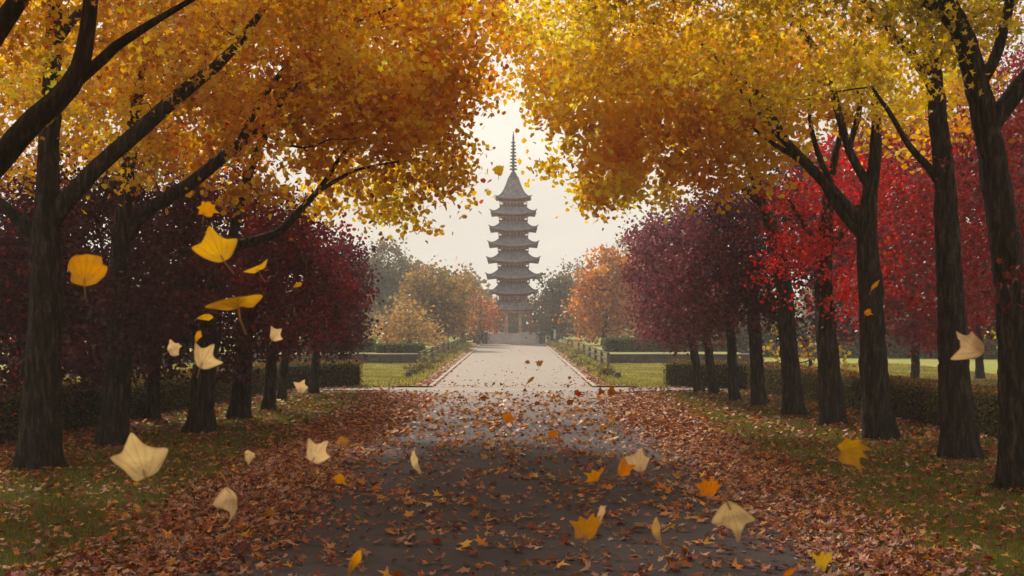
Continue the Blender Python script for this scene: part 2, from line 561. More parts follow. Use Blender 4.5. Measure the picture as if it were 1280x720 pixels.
def make_trunk(parent, base, path, rad, rng, n=56, name='trunk', flare=True, step=0.09):
    p, r = smooth_path(path, rad, step)
    m = len(p)
    ang = np.linspace(0, 2*math.pi, n, endpoint=False)
    s = rng.uniform(0, 10, 6)
    bumps = np.ones((m, n))
    knots = [(rng.uniform(.4, 5), rng.uniform(0, 6.28), rng.uniform(.08, .22)) for _ in range(7)] if flare else []
    zz = p[:, 2] - path[0][2]
    for i in range(m):
        z = zz[i]
        b = 1 + 0.06*np.sin(ang*3+s[0]+z*0.9) + 0.045*np.sin(ang*5+s[1]-z*1.6) + 0.028*np.sin(ang*9+s[2]+z*5) + sum(a_*math.exp(-((z-z_)/.12)**2)*np.exp(-(((ang-g_+3.14159)%6.28318-3.14159)/.5)**2) for z_, g_, a_ in knots)
        if flare:
            fl = math.exp(-max(z, 0)/0.22)
            b = b * (1 + fl*(0.22 + 0.26*np.sin(ang*4+s[3])*1.0 + 0.14*np.sin(ang*7+s[4])))
        if n > 30:
            q = ang*11 + 1.4*np.sin(z*2.3+s[1]+ang*2) + .8*np.sin(z*7+s[2]+ang*3)
            b = b + .035*np.abs(np.sin(q)) * (1 + .5*np.sin(z*9+ang*5+s[5])) + .012*np.sin(ang*23+z*17)
        bumps[i] = b + rng.normal(0, 0.010, n)
    # knots
    p = p + rng.normal(0, 0.006, p.shape)
    v, f = tube_geo(p - np.array(base), r, n, bumps)
    mb = MB(); mb.add(v, f, 0, True)
    o = mb.build(name, M_bark, parent)
    return p, r

def twigs(parent, base, rng, skel, targets, rad=0.02, name='twigs'):
    mb = MB()
    S = np.array(skel); srad = np.full(len(S), rad*2.2)
    targets = np.array(targets)
    d0 = np.array([np.linalg.norm(S - t, axis=1).min() for t in targets])
    for t in targets[d0.argsort()]:              # grow outwards: later twigs fork from earlier ones
        dist = np.linalg.norm(S - t, axis=1)
        d = dist + (S[:, 2] > t[2] + 0.3)*1.5
        q_ = int(d.argmin()); s = S[q_]
        L = dist[q_]
        if L < 0.3 or L > 5: continue
        r0 = min(srad[q_]*.8, rad*(0.5+0.4*L))
        m1 = s + (t-s)*0.33 + rng.normal(0, 0.09*L, 3) + np.array((0, 0, 0.05*L))
        m2 = s + (t-s)*0.68 + rng.normal(0, 0.08*L, 3)
        p, r = smooth_path([s, m1, m2, t], [r0, r0*.75, r0*.5, r0*.25], 0.3)
        v, f = tube_geo(p - np.array(base), r, 5)
        mb.add(v, f, 0, True)
        S = np.vstack([S, p[2:]]); srad = np.concatenate([srad, r[2:]])
    if mb.v:
        return mb.build(name, M_bark, parent)

def pixblobs(lst):
    """(x px, y px, depth, rx px, rz px, ry metres) -> ellipsoids at their real place and size"""
    out = []
    for (x, y, Y, rx, rz, ry) in lst:
        out.append((P(x, y, Y), (rx*Y/F, ry, rz*Y/F)))
    return out

def tree(name, label, cat, group, seed, trunk_px, trunk_w, limbs, blobs, pal, Yb=None, **kw):
    """trunk_px: list of (x,y[,dY]) photograph pixels at the trunk's own distance, widths in px"""
    rng = np.random.default_rng(seed)
    x0, y0 = trunk_px[0][:2]
    Y = Yb or gdist(y0)
    base = P(x0, y0, Y); base[2] = 0
    root = empty(name, base)
    tag(root, label, cat, group)
    path = [P(q[0], q[1], Y + (q[2] if len(q) > 2 else 0)) for q in trunk_px]
    path[0][2] = -0.05
    rad = [w*0.5*Y/F*(.84 if Y > 14 else 1) for w in trunk_w]
    skel, _ = make_trunk(root, base, path, rad, rng)
    sk = [skel[len(skel)//2:]]
    for lp, lw in limbs:
        pth = [P(q[0], q[1], Y + (q[2] if len(q) > 2 else 0)) for q in lp]
        s2, _ = make_trunk(root, base, pth, [w*0.5*Y/F for w in lw], rng, 10, 'limb', False, 0.2)
        sk.append(s2)
    sk = np.vstack(sk)
    ntw = int(kw.pop('ntwigs', 50)*1.8); zfirst = kw.pop('twr', 0.014)
    kw['per_m3'] = kw.get('per_m3', 3) * (1.75 if kw.get('mat') or group == rtrees else 1.1)
    if group == ytrees: kw['gap'] = kw.get('gap', .25) + .09
    if group == ytrees: kw['leaves'] = int(kw['leaves']*1.45); kw['sig'] = (.25, .25, .13); kw['size'] = (kw['size'][0]*1.1, kw['size'][1]*1.32); kw['per_m3'] *= .9
    if kw.get('mat'): kw['leaves'] = int(kw['leaves']*1.4); kw['size'] = (kw['size'][0]*.85, kw['size'][1]*.85)
    if group == ytrees: blobs = [(b[0] + ((10 if b[0] > 641 else -10) if abs(b[0]-641) < 135 and b[1] > 90 else 0), b[1] - (8 if abs(b[0]-641) < 135 and b[1] > 150 else 0), b[2]+(1.5 if b[1] > -60 and b[2] < 24 and b[0] > -60 else .7)) + tuple(b[3:]) for b in blobs]
    cs, o = make_crown(root, base, rng, pixblobs(blobs) if kw.pop('px', True) else blobs, pal, seed=seed*1.37, **kw)
    if ntw:
        sel = cs[rng.permutation(len(cs))[:ntw]]
        twigs(root, base, rng, sk, sel, zfirst, 'branchwork')
    return root

# ================================================================== ground
def sheet(name, x0, x1, y0, y1, z, mat, kind='structure', nx=1, ny=1, zf=None):
    xs = np.linspace(x0, x1, nx+1); ys = np.linspace(y0, y1, ny+1)
    v = [(x, y, z + (zf(x, y) if zf else 0)) for y in ys for x in xs]
    f = [(j*(nx+1)+i, j*(nx+1)+i+1, (j+1)*(nx+1)+i+1, (j+1)*(nx+1)+i) for j in range(ny) for i in range(nx)]
    me = bpy.data.meshes.new(name); me.from_pydata(v, [], f); me.update()
    for p in me.polygons: p.use_smooth = True
    o = link_mesh(name, me, mat)
    o['kind'] = kind
    return o

def poly(name, pts, z, mat, kind='structure'):
    me = bpy.data.meshes.new(name)
    me.from_pydata([(x, y, z) for x, y in pts], [], [tuple(range(len(pts)))]); me.update()
    o = link_mesh(name, me, mat); o['kind'] = kind
    return o

sheet('ground', -420, 420, -60, 420, -0.03, M_ground)
# broken, leaf-strewn edges for the asphalt
def avenue():
    rng = np.random.default_rng(5)
    L, Rr = [], []
    for y in np.arange(-20, 40.2, 0.5):
        L.append((-3.95 + 0.10*math.sin(y*1.1) + rng.normal(0, 0.05), y))
        Rr.append((3.95 + 0.10*math.sin(y*0.9+1) + rng.normal(0, 0.05), y))
    return L + Rr[::-1]
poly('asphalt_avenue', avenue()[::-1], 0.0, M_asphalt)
PW = 2.76
poly('pale_path', [(-PW, 41.2), (PW, 41.2), (PW, 109.2), (-PW, 109.2)], 0.008, M_pale)
rngp = random.Random(8)
poly('cross_path', [(-7.4, 39.8), (-5.2, 39.75)] + [(x*.25, 38.75+.28*math.sin(x*.31)+rngp.uniform(-.16, .16)+max(0, abs(x)*.25-3.4)*.8) for x in range(-18, 19)] + [(5.2, 39.75), (7.4, 39.8), (7.4, 41.2), (PW+1.0, 41.2), (PW, 41.196), (-PW, 41.196), (-PW-1.0, 41.2), (-7.4, 41.2)], 0.004, M_pale)
poly('lawn_left', [(-34, 41.3), (-4.2, 41.3), (-4.2, 61.5), (-34, 61.5)], 0.02, M_lawn)
poly('lawn_right', [(4.2, 41.3), (34, 41.3), (34, 78), (12.52, 78), (12.52, 61.5), (4.2, 61.5)], 0.02, M_lawn)
poly('far_lawn_right', [(34, 38), (90, 38), (90, 90), (34, 90)], 0.02, M_lawn)
poly('verge_left', [(-4.2, 41.25), (-PW-0.16, 41.25), (-PW-0.16, 109), (-4.2, 109)], 0.05, M_verge)
poly('verge_right', [(PW+0.16, 41.25), (4.2, 41.25), (4.2, 109), (PW+0.16, 109)], 0.05, M_verge)
# leaf-strewn strip behind the right hedge
poly('leafy_ground', [(9.5, 36), (40, 28), (40, 47.5), (12, 49.5)], 0.028, M_litterbed)
poly('lawn_behind_pagoda', [(-4.8, 116), (4.8, 116), (4.8, 132), (-4.8, 132)], 0.02, M_lawn)
# terraces
def terrace(name, x0, x1, y0, y1, h):
    mb = MB(); mb.box(x0, x1, y0, y1, -0.2, h)
    o = mb.build(name, M_lawn); o['kind'] = 'structure'
terrace('terrace_left', -60, -4.9, 62.0, 150, 0.46)
terrace('terrace_right', 4.9, 12.5, 62.0, 150, 0.46)
# edging stones of the far path
for s, nm in ((-1, 'kerb_left'), (1, 'kerb_right')):
    mb = MB(); rng = random.Random(3)
    y = 41.3
    while y < 108.5:
        L = rng.uniform(0.8, 1.1)
        xa, xb = s*(PW+0.002), s*(PW+0.15)
        mb.box(min(xa, xb), max(xa, xb), y, y+L-0.015, -0.02, 0.06+rng.uniform(-.01, .01), 0, 0.012)
        y += L
    o = mb.build(nm, M_kerb); o['kind'] = 'structure'

# ================================================================== pagoda
PX, PY = 0.05, 112.0
def pagoda():
    root = empty('pagoda', (PX, PY, 0))
    tag(root, 'eight-roofed red timber pagoda with grey upturned roofs and a ringed spire', 'pagoda')
    # terrace and stairs
    mb = MB()
    mb.box(-2.9, 2.9, -1.55, 3.2, 0, 0.86)
    mb.box(-3.0, 3.0, -1.62, 3.3, 0.86, 0.97)
    mb.build('base', M_stone, root)
    mb = MB()
    for i in range(6):
        mb.box(-2.35, 2.35, -2.95+i*0.235, -1.63, 0.001*i, 0.16*(i+1)-0.005, 0, 0)
    mb.build('stairs', M_step, root)
    for s in (-1, 1):
        mb = MB()
        mb.box(s*2.68-0.24, s*2.68+0.24, -3.05, -1.64, 0, 0.98, 0, 0.03)
        mb.box(s*2.68-0.29, s*2.68+0.29, -3.1, -1.66, 0.98, 1.07, 0, 0.02)
        mb.build('stair_wall', M_darkstone, root)
    # open ground floor
    Z0 = 0.97
    for yy in (-1.35, 1.35):
        for xx in (-1.62, -0.62, 0.62, 1.62):
            mb = MB()
            mb.tube([(xx, yy, Z0), (xx, yy, 3.15)], [0.15, 0.13], 14)
            mb.box(xx-0.17, xx+0.17, yy-0.17, yy+0.17, Z0, Z0+0.12)
            mb.box(xx-0.2, xx+0.2, yy-0.2, yy+0.2, 2.86, 3.0)
            mb.build('column', M_palewood if yy < 0 and abs(xx) < 1 else M_redwood, root)
    mb = MB()
    mb.box(-1.85, 1.85, -1.5, -1.24, 3.0, 3.22); mb.box(-1.85, 1.85, 1.24, 1.5, 3.0, 3.22)
    mb.box(-1.8, -1.56, -1.24, 1.24, 3.0, 3.2); mb.box(1.56, 1.8, -1.24, 1.24, 3.0, 3.2)
    mb.box(-1.5, 1.5, -1.45, -1.29, 2.66, 2.80)
    mb.build('beam', M_redwood, root)
    for s in (-1, 1):
        mb = MB()
        for k in range(5):
            mb.box(s*1.12-0.42+k*0.2, s*1.12-0.38+k*0.2, -1.42, -1.38, Z0, Z0+0.555)
        mb.box(s*1.12-0.45, s*1.12+0.45, -1.43, -1.37, Z0+0.55, Z0+0.61)
        mb.build('railing', M_redwood, root)
    mb = MB()
    mb.box(-0.5, 0.5, 0.2, 0.9, Z0, Z0+0.5); mb.box(-0.32, 0.32, 0.32, 0.78, Z0+0.5, Z0+0.62)
    mb.build('altar', M_stone, root)

    def roof(zb, zt, E, T, tipz, bell=1.7, nm='roof'):
        U = max(tipz - zb, 0.1)*.68
        ns, nt_ = 12, 24
        V, course, F_ = [], [], []
        Hh = zt - zb
        for side in range(4):
            ca, sa = math.cos(side*math.pi/2), math.sin(side*math.pi/2)
            b0 = len(V)
            for layer in (0, 1):
                for i in range(ns+1):
                    s = i/ns
                    hw = T + (E-T)*s
                    for j in range(nt_+1):
                        t = -1 + 2*j/nt_
                        k = 1 - 0.03*(1-t*t)*s          # eaves bow in slightly between corners
                        x, y = t*hw, -hw*k
                        up = U*(abs(t)**2.1)*(s**2.2)
                        z = zb + Hh*(1-s)**bell + up
                        if layer == 1:
                            x *= 0.985; y *= 0.985
                            z = zb - 0.10 + up + 0.30*(1-s)*Hh*0.5
                        V.append((x*ca - y*sa, x*sa + y*ca, z))
                        course.append(t*hw)
            W = nt_+1
            for layer in (0, 1):
                o = b0 + layer*(ns+1)*W
                for i in range(ns):
                    for j in range(nt_):
                        q = (o+i*W+j, o+(i+1)*W+j, o+(i+1)*W+j+1, o+i*W+j+1)
                        F_.append(q if layer == 0 else q[::-1])
            for j in range(nt_):
                a = b0 + ns*W + j; c = b0 + (ns+1)*W + ns*W + j
                F_.append((a, c, c+1, a+1))
        me = bpy.data.meshes.new(nm)
        me.from_pydata(V, [], F_)
        at = me.attributes.new('course', 'FLOAT', 'POINT')
        at.data.foreach_set('value', np.array(course, dtype=np.float32))
        me.polygons.foreach_set('use_smooth', [True]*len(F_))
        me.update()
        o = link_mesh(nm, me, M_roof, root)
        for cx, cy_ in ((-1, -1), (1, -1), (1, 1), (-1, 1)):
            mb = MB()
            pts = []
            for i in range(13):
                s = i/12; hw = T + (E-T)*s
                pts.append((cx*hw, cy_*hw, zb + Hh*(1-s)**bell + U*s**2.2 + 0.03))
            pts.append((cx*(E+0.07), cy_*(E+0.07), zb + U + 0.09))
            mb.tube(pts, [0.055]*13+[0.03], 6)
            mb.build('ridge', M_roof, o)
        return o
    # (bottom, tip, top, half eave, half top, body half-width above this roof)
    spec = [(3.12, 3.42, 4.02, 2.12, 1.30, 1.36),
            (4.62, 5.12, 5.66, 2.28, 1.22, 1.28),
            (6.03, 6.62, 7.10, 2.52, 1.15, 1.20),
            (7.52, 8.12, 8.58, 2.44, 1.12, 1.16),
            (8.98, 9.56, 9.98, 2.32, 1.06, 1.12),
            (10.42, 10.98, 11.42, 2.22, 1.02, 1.08),
            (11.92, 12.42, 12.84, 2.12, 0.98, 1.02),
            (13.42, 13.66, 15.45, 1.66, 0.42, 0)]
    rr = random.Random(2)
    for i, (zb, tip, zt, E, T, BW) in enumerate(spec):
        roof(zb, zt, E, T, tip, 1.7 if i < 7 else 2.1)
        if i == 7: break
        zn = spec[i+1][0]
        mb = MB()
        mb.box(-BW+0.1, BW-0.1, -BW+0.1, BW-0.1, zt-0.5, zn+0.25)
        st = mb.build('storey', M_redwood, root)
        # corner and bay posts, brackets
        W_ = BW-0.1
        for (px_, py_) in [(a*W_, b*W_) for a in (-1, -0.34, 0.34, 1) for b in (-1, 1)] + [(b*W_, a*W_) for a in (-0.34, 0.34) for b in (-1, 1)]:
            mb = MB(); mb.box(px_-0.06, px_+0.06, py_-0.06, py_+0.06, zt-0.45, zn+0.05)
            mb.build('post', M_redwood, st)
        mb = MB()
        for k, (g, z0, z1) in enumerate(((0.06, 0.0, 0.07), (0.2, 0.075, 0.14), (0.36, 0.145, 0.2))):
            w = BW-0.1+g
            mb.box(-w+0.06, w-0.06, -w+0.06, w-0.06, zn-0.22+z0-0.006, zn-0.22+z1-0.01)
            n = 9
            for m_ in range(n):
                a = -w + 2*w*m_/(n-1)
                for b in (-1, 1):
                    mb.box(a-0.05, a+0.05, min(b*w, b*(w-0.3)), max(b*w, b*(w-0.3)), zn-0.22+z0, zn-0.22+z1)
                    mb.box(min(b*w, b*(w-0.3)), max(b*w, b*(w-0.3)), a-0.05, a+0.05, zn-0.225+z0, zn-0.225+z1)
        mb.build('cornice', M_redwood, st)
        for a in (-0.66, 0, 0.66):
            mb = MB()
            x = a*(BW-0.1); hw = 0.2
            y = -(BW-0.1)-0.012
            hgt = zn-0.26-(zt+0.02)
            if hgt > 0.1:
                mb.box(x-hw, x+hw, y-0.012, y, zt+0.02, zt+0.02+hgt)
                for q in range(5):
                    mb.box(x-hw+q*hw/2-0.01, x-hw+q*hw/2+0.01, y-0.03, y-0.012, zt+0.02, zt+0.02+hgt, 1)
                mb.build('window', [M_darkwin, M_redwood], st)
        # balcony
        bw = BW + 0.26
        mb = MB()
        mb.box(-bw, bw, -bw, bw, zt-0.06, zt+0.0)
        bal = mb.build('balcony', M_redwood, root)
        mb = MB()
        zr = zt + 0.0
        n = 9
        for b in (-1, 1):
            for m_ in range(n):
                a = -bw+0.03 + (2*bw-0.06)*m_/(n-1)
                mb.box(a-0.018, a+0.018, b*(bw-0.03)-0.018, b*(bw-0.03)+0.018, zr, zr+0.30)
                if 0 < m_ < n-1: mb.box(b*(bw-0.03)-0.018, b*(bw-0.03)+0.018, a-0.018, a+0.018, zr, zr+0.30)
            for h_ in (0.15, 0.285):
                mb.box(-bw-0.05, bw+0.05, b*(bw-0.03)-0.016, b*(bw-0.03)+0.016, zr+h_, zr+h_+0.03)
                mb.box(b*(bw-0.03)-0.016, b*(bw-0.03)+0.016, -bw-0.05, bw+0.05, zr+h_+0.002, zr+h_+0.028)
        mb.build('handrail', M_palewood, bal)
    # spire
    mb = MB()
    mb.box(-0.40, 0.40, -0.40, 0.40, 15.42, 15.62, 0, 0.03)
    mb.tube([(0, 0, 15.6), (0, 0, 15.75), (0, 0, 15.95), (0, 0, 16.1)], [0.30, 0.33, 0.2, 0.1], 14)
    mb.tube([(0, 0, 16.0), (0, 0, 19.2), (0, 0, 19.75)], [0.12, 0.085, 0.03], 8)
    sp = mb.build('spire', M_metal, root)
    for k in range(9):
        z = 16.25 + k*0.31; rr_ = 0.31 - k*0.019
        mb = MB()
        a = np.linspace(0, 2*math.pi, 19)
        mb.tube([(rr_*math.cos(q), rr_*math.sin(q), z) for q in a], 0.065, 6, cap=False)
        for q in (0, math.pi/2, math.pi, 1.5*math.pi):
            mb.box(min(0, rr_*math.cos(q))-0.012, max(0, rr_*math.cos(q))+0.012, min(0, rr_*math.sin(q))-0.012, max(0, rr_*math.sin(q))+0.012, z-0.012, z+0.012)
        mb.build('ring', M_metal, sp)
    mb = MB(); mb.tube([(0, 0, 19.1), (0, 0, 19.16), (0, 0, 19.24), (0, 0, 19.32)], [0.02, 0.1, 0.1, 0.02], 10)
    mb.build('finial', M_metal, sp)
pagoda()

# gate piers and little things by the stairs
def pier(x, y, h, mat, label):
    e = empty('gate_pier', (x, y, 0)); tag(e, label, 'pier')
    mb = MB(); mb.box(-0.22, 0.22, -0.22, 0.22, 0, h, 0, 0.02); mb.build('shaft', mat, e)
    mb = MB(); mb.box(-0.28, 0.28, -0.28, 0.28, h+0.002, h+0.12, 0, 0.02); mb.build('cap', M_stone, e)
pier(-3.1, 107.6, 1.05, M_darkstone, 'dark stone pier at the left foot of the pagoda stairs')
pier(3.25, 107.4, 1.05, M_palewood, 'tan pier at the right foot of the pagoda stairs')
e = empty('marker_post', (3.55, 101.5, 0)); tag(e, 'slim pale green post beside the path, right of the pagoda stairs', 'post')
mb = MB(); mb.tube([(0, 0, 0), (0, 0, 1.25)], [0.11, 0.1], 12); mb.build('shaft', M_postgreen, e)
mb = MB(); mb.tube([(0, 0, 1.252), (0, 0, 1.3), (0, 0, 1.4)], [0.16, 0.16, 0.05], 12); mb.build('cap', M_postgreen, e)

# ================================================================== retaining walls, hedges
def wall(name, x0, x1, y, h, label):
    mb = MB()
    mb.box(x0, x1, y, y+0.3, 0, h)
    rw = random.Random(int(x0)); xx = x0
    while xx < x1:
        L = min(rw.uniform(.7, 1.3), x1-xx); mb.box(xx+.006, xx+L-.006, y-.05, y+.35, h+.002, h+.07+rw.uniform(-.01, .01), 1, .012); xx += L
    o = mb.build(name, [M_wall, M_stone]); tag(o, label, 'wall')
    return o
wall('retaining_wall', -24, -4.86, 61.65, 0.48, 'low dark stone retaining wall behind the lawn left of the pale path')
wall('retaining_wall', 4.86, 12.5, 61.65, 0.48, 'low dark stone retaining wall behind the lawn right of the pale path')

GRN = [(0.085, 0.082, 0.018), (0.12, 0.11, 0.024), (0.055, 0.058, 0.015), (0.18, 0.15, 0.03), (0.15, 0.085, 0.022)]
GRNF = [(0.09, 0.10, 0.03), (0.06, 0.07, 0.022), (0.13, 0.135, 0.04)]
def hedge(label, a, b, width, h, seed, pal, dens, size, z0=0.0, top=None):
    """clipped hedge between ground points a and b: woody core and a skin of small leaves"""
    rng = np.random.default_rng(seed)
    a = np.array((a[0], a[1], z0)); b = np.array((b[0], b[1], z0))
    L = np.linalg.norm(b-a); u = (b-a)/L; w = np.array((-u[1], u[0], 0))
    root = empty('hedge', a); tag(root, label, 'hedge')
    mb = MB()
    ns = max(4, int(L/0.5))
    prof = [(-.42, 0.02), (-.44, .5), (-.42, .88), (-.34, .93), (.34, .93), (.42, .88), (.44, .5), (.42, 0.02)]
    V, Fc = [], []
    for i in range(ns+1):
        s = L*i/ns
        s = min(max(s, 0.08), L-0.08)
        k = 1 + 0.05*math.sin(i*1.3+seed)
        for (q, z) in prof:
            p = u*s + w*q*width*k; V.append((p[0], p[1], z*h*(1+0.03*math.sin(i*0.9+seed*2))))
    n = len(prof)
    for i in range(ns):
        for j in range(n-1):
            Fc.append((i*n+j, i*n+j+1, (i+1)*n+j+1, (i+1)*n+j))
    Fc.append(tuple(range(n-1, -1, -1))); Fc.append(tuple(ns*n+j for j in range(n)))
    mb.add(V, Fc, 0, False)
    mb.build('woody_core', M_hedgecore, root)
    # skin
    area = L*(2*h+width) + 2*width*h
    cnt = int(area*dens)
    s = rng.uniform(0, 1, cnt); t = rng.uniform(0, 1, cnt)*(2*h+width)
    q = np.where(t < h, -width/2, np.where(t < h+width, t-h-width/2, width/2))
    z = np.where(t < h, t, np.where(t < h+width, h, t-h-width))
    s = s*L
    ne = int(cnt*0.5*width*h*2/area) + 40
    s = np.concatenate([s, np.where(rng.uniform(size=ne) < .5, 0, L)]); q = np.concatenate([q, rng.uniform(-.5, .5, ne)*width]); z = np.concatenate([z, rng.uniform(0, 1, ne)*h])
    pts = u*s[:, None] + w*q[:, None]; pts[:, 2] = z
    lump = 1 + 0.06*pnoise(pts, 1.7, seed)
    c = u*s[:, None]; c[:, 2] = h*0.5
    pts = c + (pts-c)*lump[:, None] + rng.normal(0, 0.028, pts.shape)
    pts[:, 2] = np.abs(pts[:, 2])
    cols = pick_cols(rng, len(pts), pal, 0.25) * (1+0.25*pnoise(pts, 1.1, seed+3))[:, None]
    if top is not None:
        tp = (pts[:, 2] > h*0.93) & (rng.uniform(size=len(pts)) < top[0])
        cols[tp] = pick_cols(rng, int(tp.sum()), top[1])
    me = scatter('foliage', rng, pts, rng.uniform(size[0], size[1], len(pts)), cols.clip(.003, .8), QUAD if size[1] > .09 else SIMPLE)
    link_mesh('foliage', me, M_leaf_dark, root)
    return root

LIT = [(0.297, 0.0878, 0.027), (0.432, 0.135, 0.0338), (0.189, 0.0607, 0.0297), (0.486, 0.216, 0.0405), (0.3375, 0.162, 0.1013), (0.405, 0.216, 0.1485), (0.162, 0.0473, 0.027), (0.27, 0.054, 0.0297)]
hedge('long clipped hedge running behind the trunks right of the avenue', (8.3, 39.4), (10.6, 19.0), 1.15, 0.88, 11, GRN, 640, (0.035, 0.06), top=(0.35, LIT))
hedge('short end of clipped hedge turning toward the pale path, right side', (5.5, 42.2), (8.75, 40.3), 1.1, 0.86, 18, GRN, 560, (0.035, 0.06), top=(0.2, LIT))
hedge('long clipped hedge running behind the trunks left of the avenue', (-8.2, 39.4), (-10.6, 18.5), 1.15, 0.88, 12, GRN, 600, (0.035, 0.06), top=(0.2, LIT))
hedge('short end of clipped hedge turning toward the pale path, left side', (-5.5, 42.2), (-8.7, 40.3), 1.1, 0.86, 19, GRN, 560, (0.035, 0.06), top=(0.2, LIT))
hedge('dark clipped hedge on the raised lawn, right of the pale path', (5.2, 68.5), (9.5, 68.5), 1.2, 0.74, 13, GRNF, 260, (0.07, 0.11), 0.46)
hedge('dark clipped hedge running on behind the right retaining wall', (9.8, 69.0), (12.3, 69.0), 1.2, 0.55, 14, GRNF, 200, (0.08, 0.12), 0.46)
hedge('tall dark hedge closing the bright lawn far behind the right trunks', (12.9, 74), (40, 66), 1.6, 1.9, 17, GRNF, 120, (.1, .16))
hedge('dark clipped hedge on the raised lawn, left of the pale path', (-14.5, 67.5), (-7.8, 67.5), 1.2, 0.72, 15, GRNF, 260, (0.07, 0.11), 0.46)
hedge('low dark hedge between the tan bush and the left retaining wall', (-7.5, 66.2), (-4.9, 66.2), 0.9, 0.45, 16, GRNF, 260, (0.07, 0.11), 0.46)

# posts and rails on the verges of the far path
def post_rails(side, ys, h, label):
    x = side*4.45
    e = empty('rail_fence', (x, ys[0], 0)); tag(e, label, 'fence')
    for y in ys:
        mb = MB(); mb.box(-0.07, 0.07, y-ys[0]-0.07, y-ys[0]+0.07, 0, h, 0, 0.012); mb.build('post', M_fencewood, e)
    for z in (h*0.55, h*0.92):
        mb = MB(); mb.box(-0.03, 0.03, 0.072, ys[-1]-ys[0]-0.072, z-0.04, z+0.04); mb.build('rail', M_fencewood, e)
post_rails(1, [56, 60, 64.5, 69.5, 75, 81], 0.78, 'post and rail fence along the right verge of the pale path')
post_rails(-1, [57, 61, 66, 71, 77, 83], 0.78, 'post and rail fence along the left verge of the pale path')
def stub(x, y, h, r, label, grp):
    rng = np.random.default_rng(int(abs(x*100)+y))
    mb = MB(); mb.tube([(0, 0, 0), (0, 0, h*0.9), (0, 0, h)], [r, r*0.93, r*0.7], 9)
    o = mb.build('bollard', M_darkstone); o.location = (x, y, 0); tag(o, label, 'bollard', grp)
for y in (45.2, 47.5, 49.2, 51.6, 53.6):
    stub(3.95, y, 0.34, 0.13, 'squat dark stone bollard on the right verge of the pale path', 'bollards on the right verge')
    stub(-3.95, y+0.4, 0.34, 0.13, 'squat dark stone bollard on the left verge of the pale path', 'bollards on the left verge')

def low_shrub(x, y, r, h, pal, label, grp, seed, name='low_shrub', cat='shrub'):
    rng = np.random.default_rng(seed)
    root = empty(name, (x, y, 0)); tag(root, label, cat, grp)
    bl = [((x+rng.normal(0, r*.3), y+rng.normal(0, r*.3), h*0.5), (r*.7, r*.7, h*.5)) for _ in range(4)]
    make_crown(root, (x, y, 0), rng, bl, pal, 14, 14, (.10, .10, .07), (0.07, 0.12), 0.1, seed, QUAD, M_leaf_dark, name='foliage')
    mb = MB()
    for k in range(5):
        a = k*1.256
        mb.tube([(0.03*math.cos(a), 0.03*math.sin(a), 0), (r*.4*math.cos(a), r*.4*math.sin(a), h*.7)], [0.02, 0.008], 5)
    mb.build('stem', M_bark, root)
VG = [(0.15, 0.14, 0.035), (0.21, 0.19, 0.05), (0.10, 0.11, 0.03), (0.25, 0.14, 0.05)]
rv = random.Random(9)
for k in range(11):
    y = 47 + k*5.2 + rv.uniform(-1, 1)
    low_shrub(3.75+rv.uniform(-.3, .3), y, rv.uniform(.35, .6), rv.uniform(.3, .6), VG, 'low yellow-green plant on the right verge of the pale path', 'low plants on the right verge', 300+k)
    low_shrub(-3.75+rv.uniform(-.3, .3), y+1.5, rv.uniform(.35, .6), rv.uniform(.3, .6), VG, 'low yellow-green plant on the left verge of the pale path', 'low plants on the left verge', 330+k)

# ================================================================== avenue trees
ytrees = 'golden-leaved trees arching over the avenue'
ACC_O = (0.07, [(0.45, 0.08, 0.015), (0.5, 0.12, 0.02)])
rtrees = 'red-leaved trees right of the avenue'
# ---- left golden trees
tree('maple_tree', 'golden maple at the left frame edge, its bent limb crossing the next trunk', 'tree', ytrees, 1,
     [(-150, 680), (-150, 480), (-140, 360), (-120, 290)], [64, 52, 46, 40],
     [([(-125, 300), (-60, 255), (0, 200), (45, 150), (88, 108), (106, 60), (112, 5), (118, -90)], [36, 34, 31, 29, 26, 21, 18, 12]),
      ([(98, 100), (130, 72), (160, 48), (198, 22), (236, 2), (300, -40)], [15, 14, 12, 9, 7, 4]),
      ([(-130, 250), (-60, 120), (0, 35), (28, -8), (60, -90)], [34, 30, 26, 22, 14])],
     [(-100, 0, 12.5, 190, 130, 2.2), (60, -60, 13, 260, 110, 2.2), (260, -120, 13, 260, 130, 2.5), (420, -230, 12, 280, 160, 2.6), (100, -290, 10.5, 420, 180, 3.2), (-100, -200, 12, 300, 200, 3), (520, -420, 9, 400, 240, 3.2)],
     YEL, per_m3=3.2, leaves=24, tmpl=MAPLE, size=(.07, .12), accents=ACC_O, Yb=12.7, gap=.3)
tree('maple_tree', 'golden maple with the thick dark trunk furthest left in view', 'tree', ytrees, 2,
     [(50, 585), (54, 470), (57, 380), (58, 300), (60, 200), (64, 110), (68, 30), (72, -90), (80, -220)], [60, 50, 44, 38, 29, 26, 22, 16, 8],
     [([(60, 285), (92, 240), (132, 200), (178, 160), (232, 112), (282, 72), (330, 10), (380, -60)], [24, 23, 21, 20, 18, 13, 8, 5]),
      ([(50, 300), (25, 275), (0, 255), (-50, 215), (-110, 160)], [20, 17, 15, 12, 8]),
      ([(64, 60), (100, 15), (150, -30, -1), (220, -90, -2)], [14, 12, 9, 5])],
     [(60, 20, 20, 190, 110, 2.4), (190, 30, 18.5, 170, 105, 2.2), (330, 60, 18.5, 170, 100, 2.2), (250, 140, 19, 150, 55, 1.4), (-60, 120, 19, 130, 130, 2), (110, 195, 20.5, 110, 42, 1.2), (440, -60, 18, 180, 120, 2.5), (200, -180, 18, 330, 150, 3.2), (560, -200, 17, 260, 150, 3)],
     YEL, per_m3=4.2, leaves=26, tmpl=MAPLE, size=(.07, .12), accents=ACC_O, ntwigs=70, gap=.3)
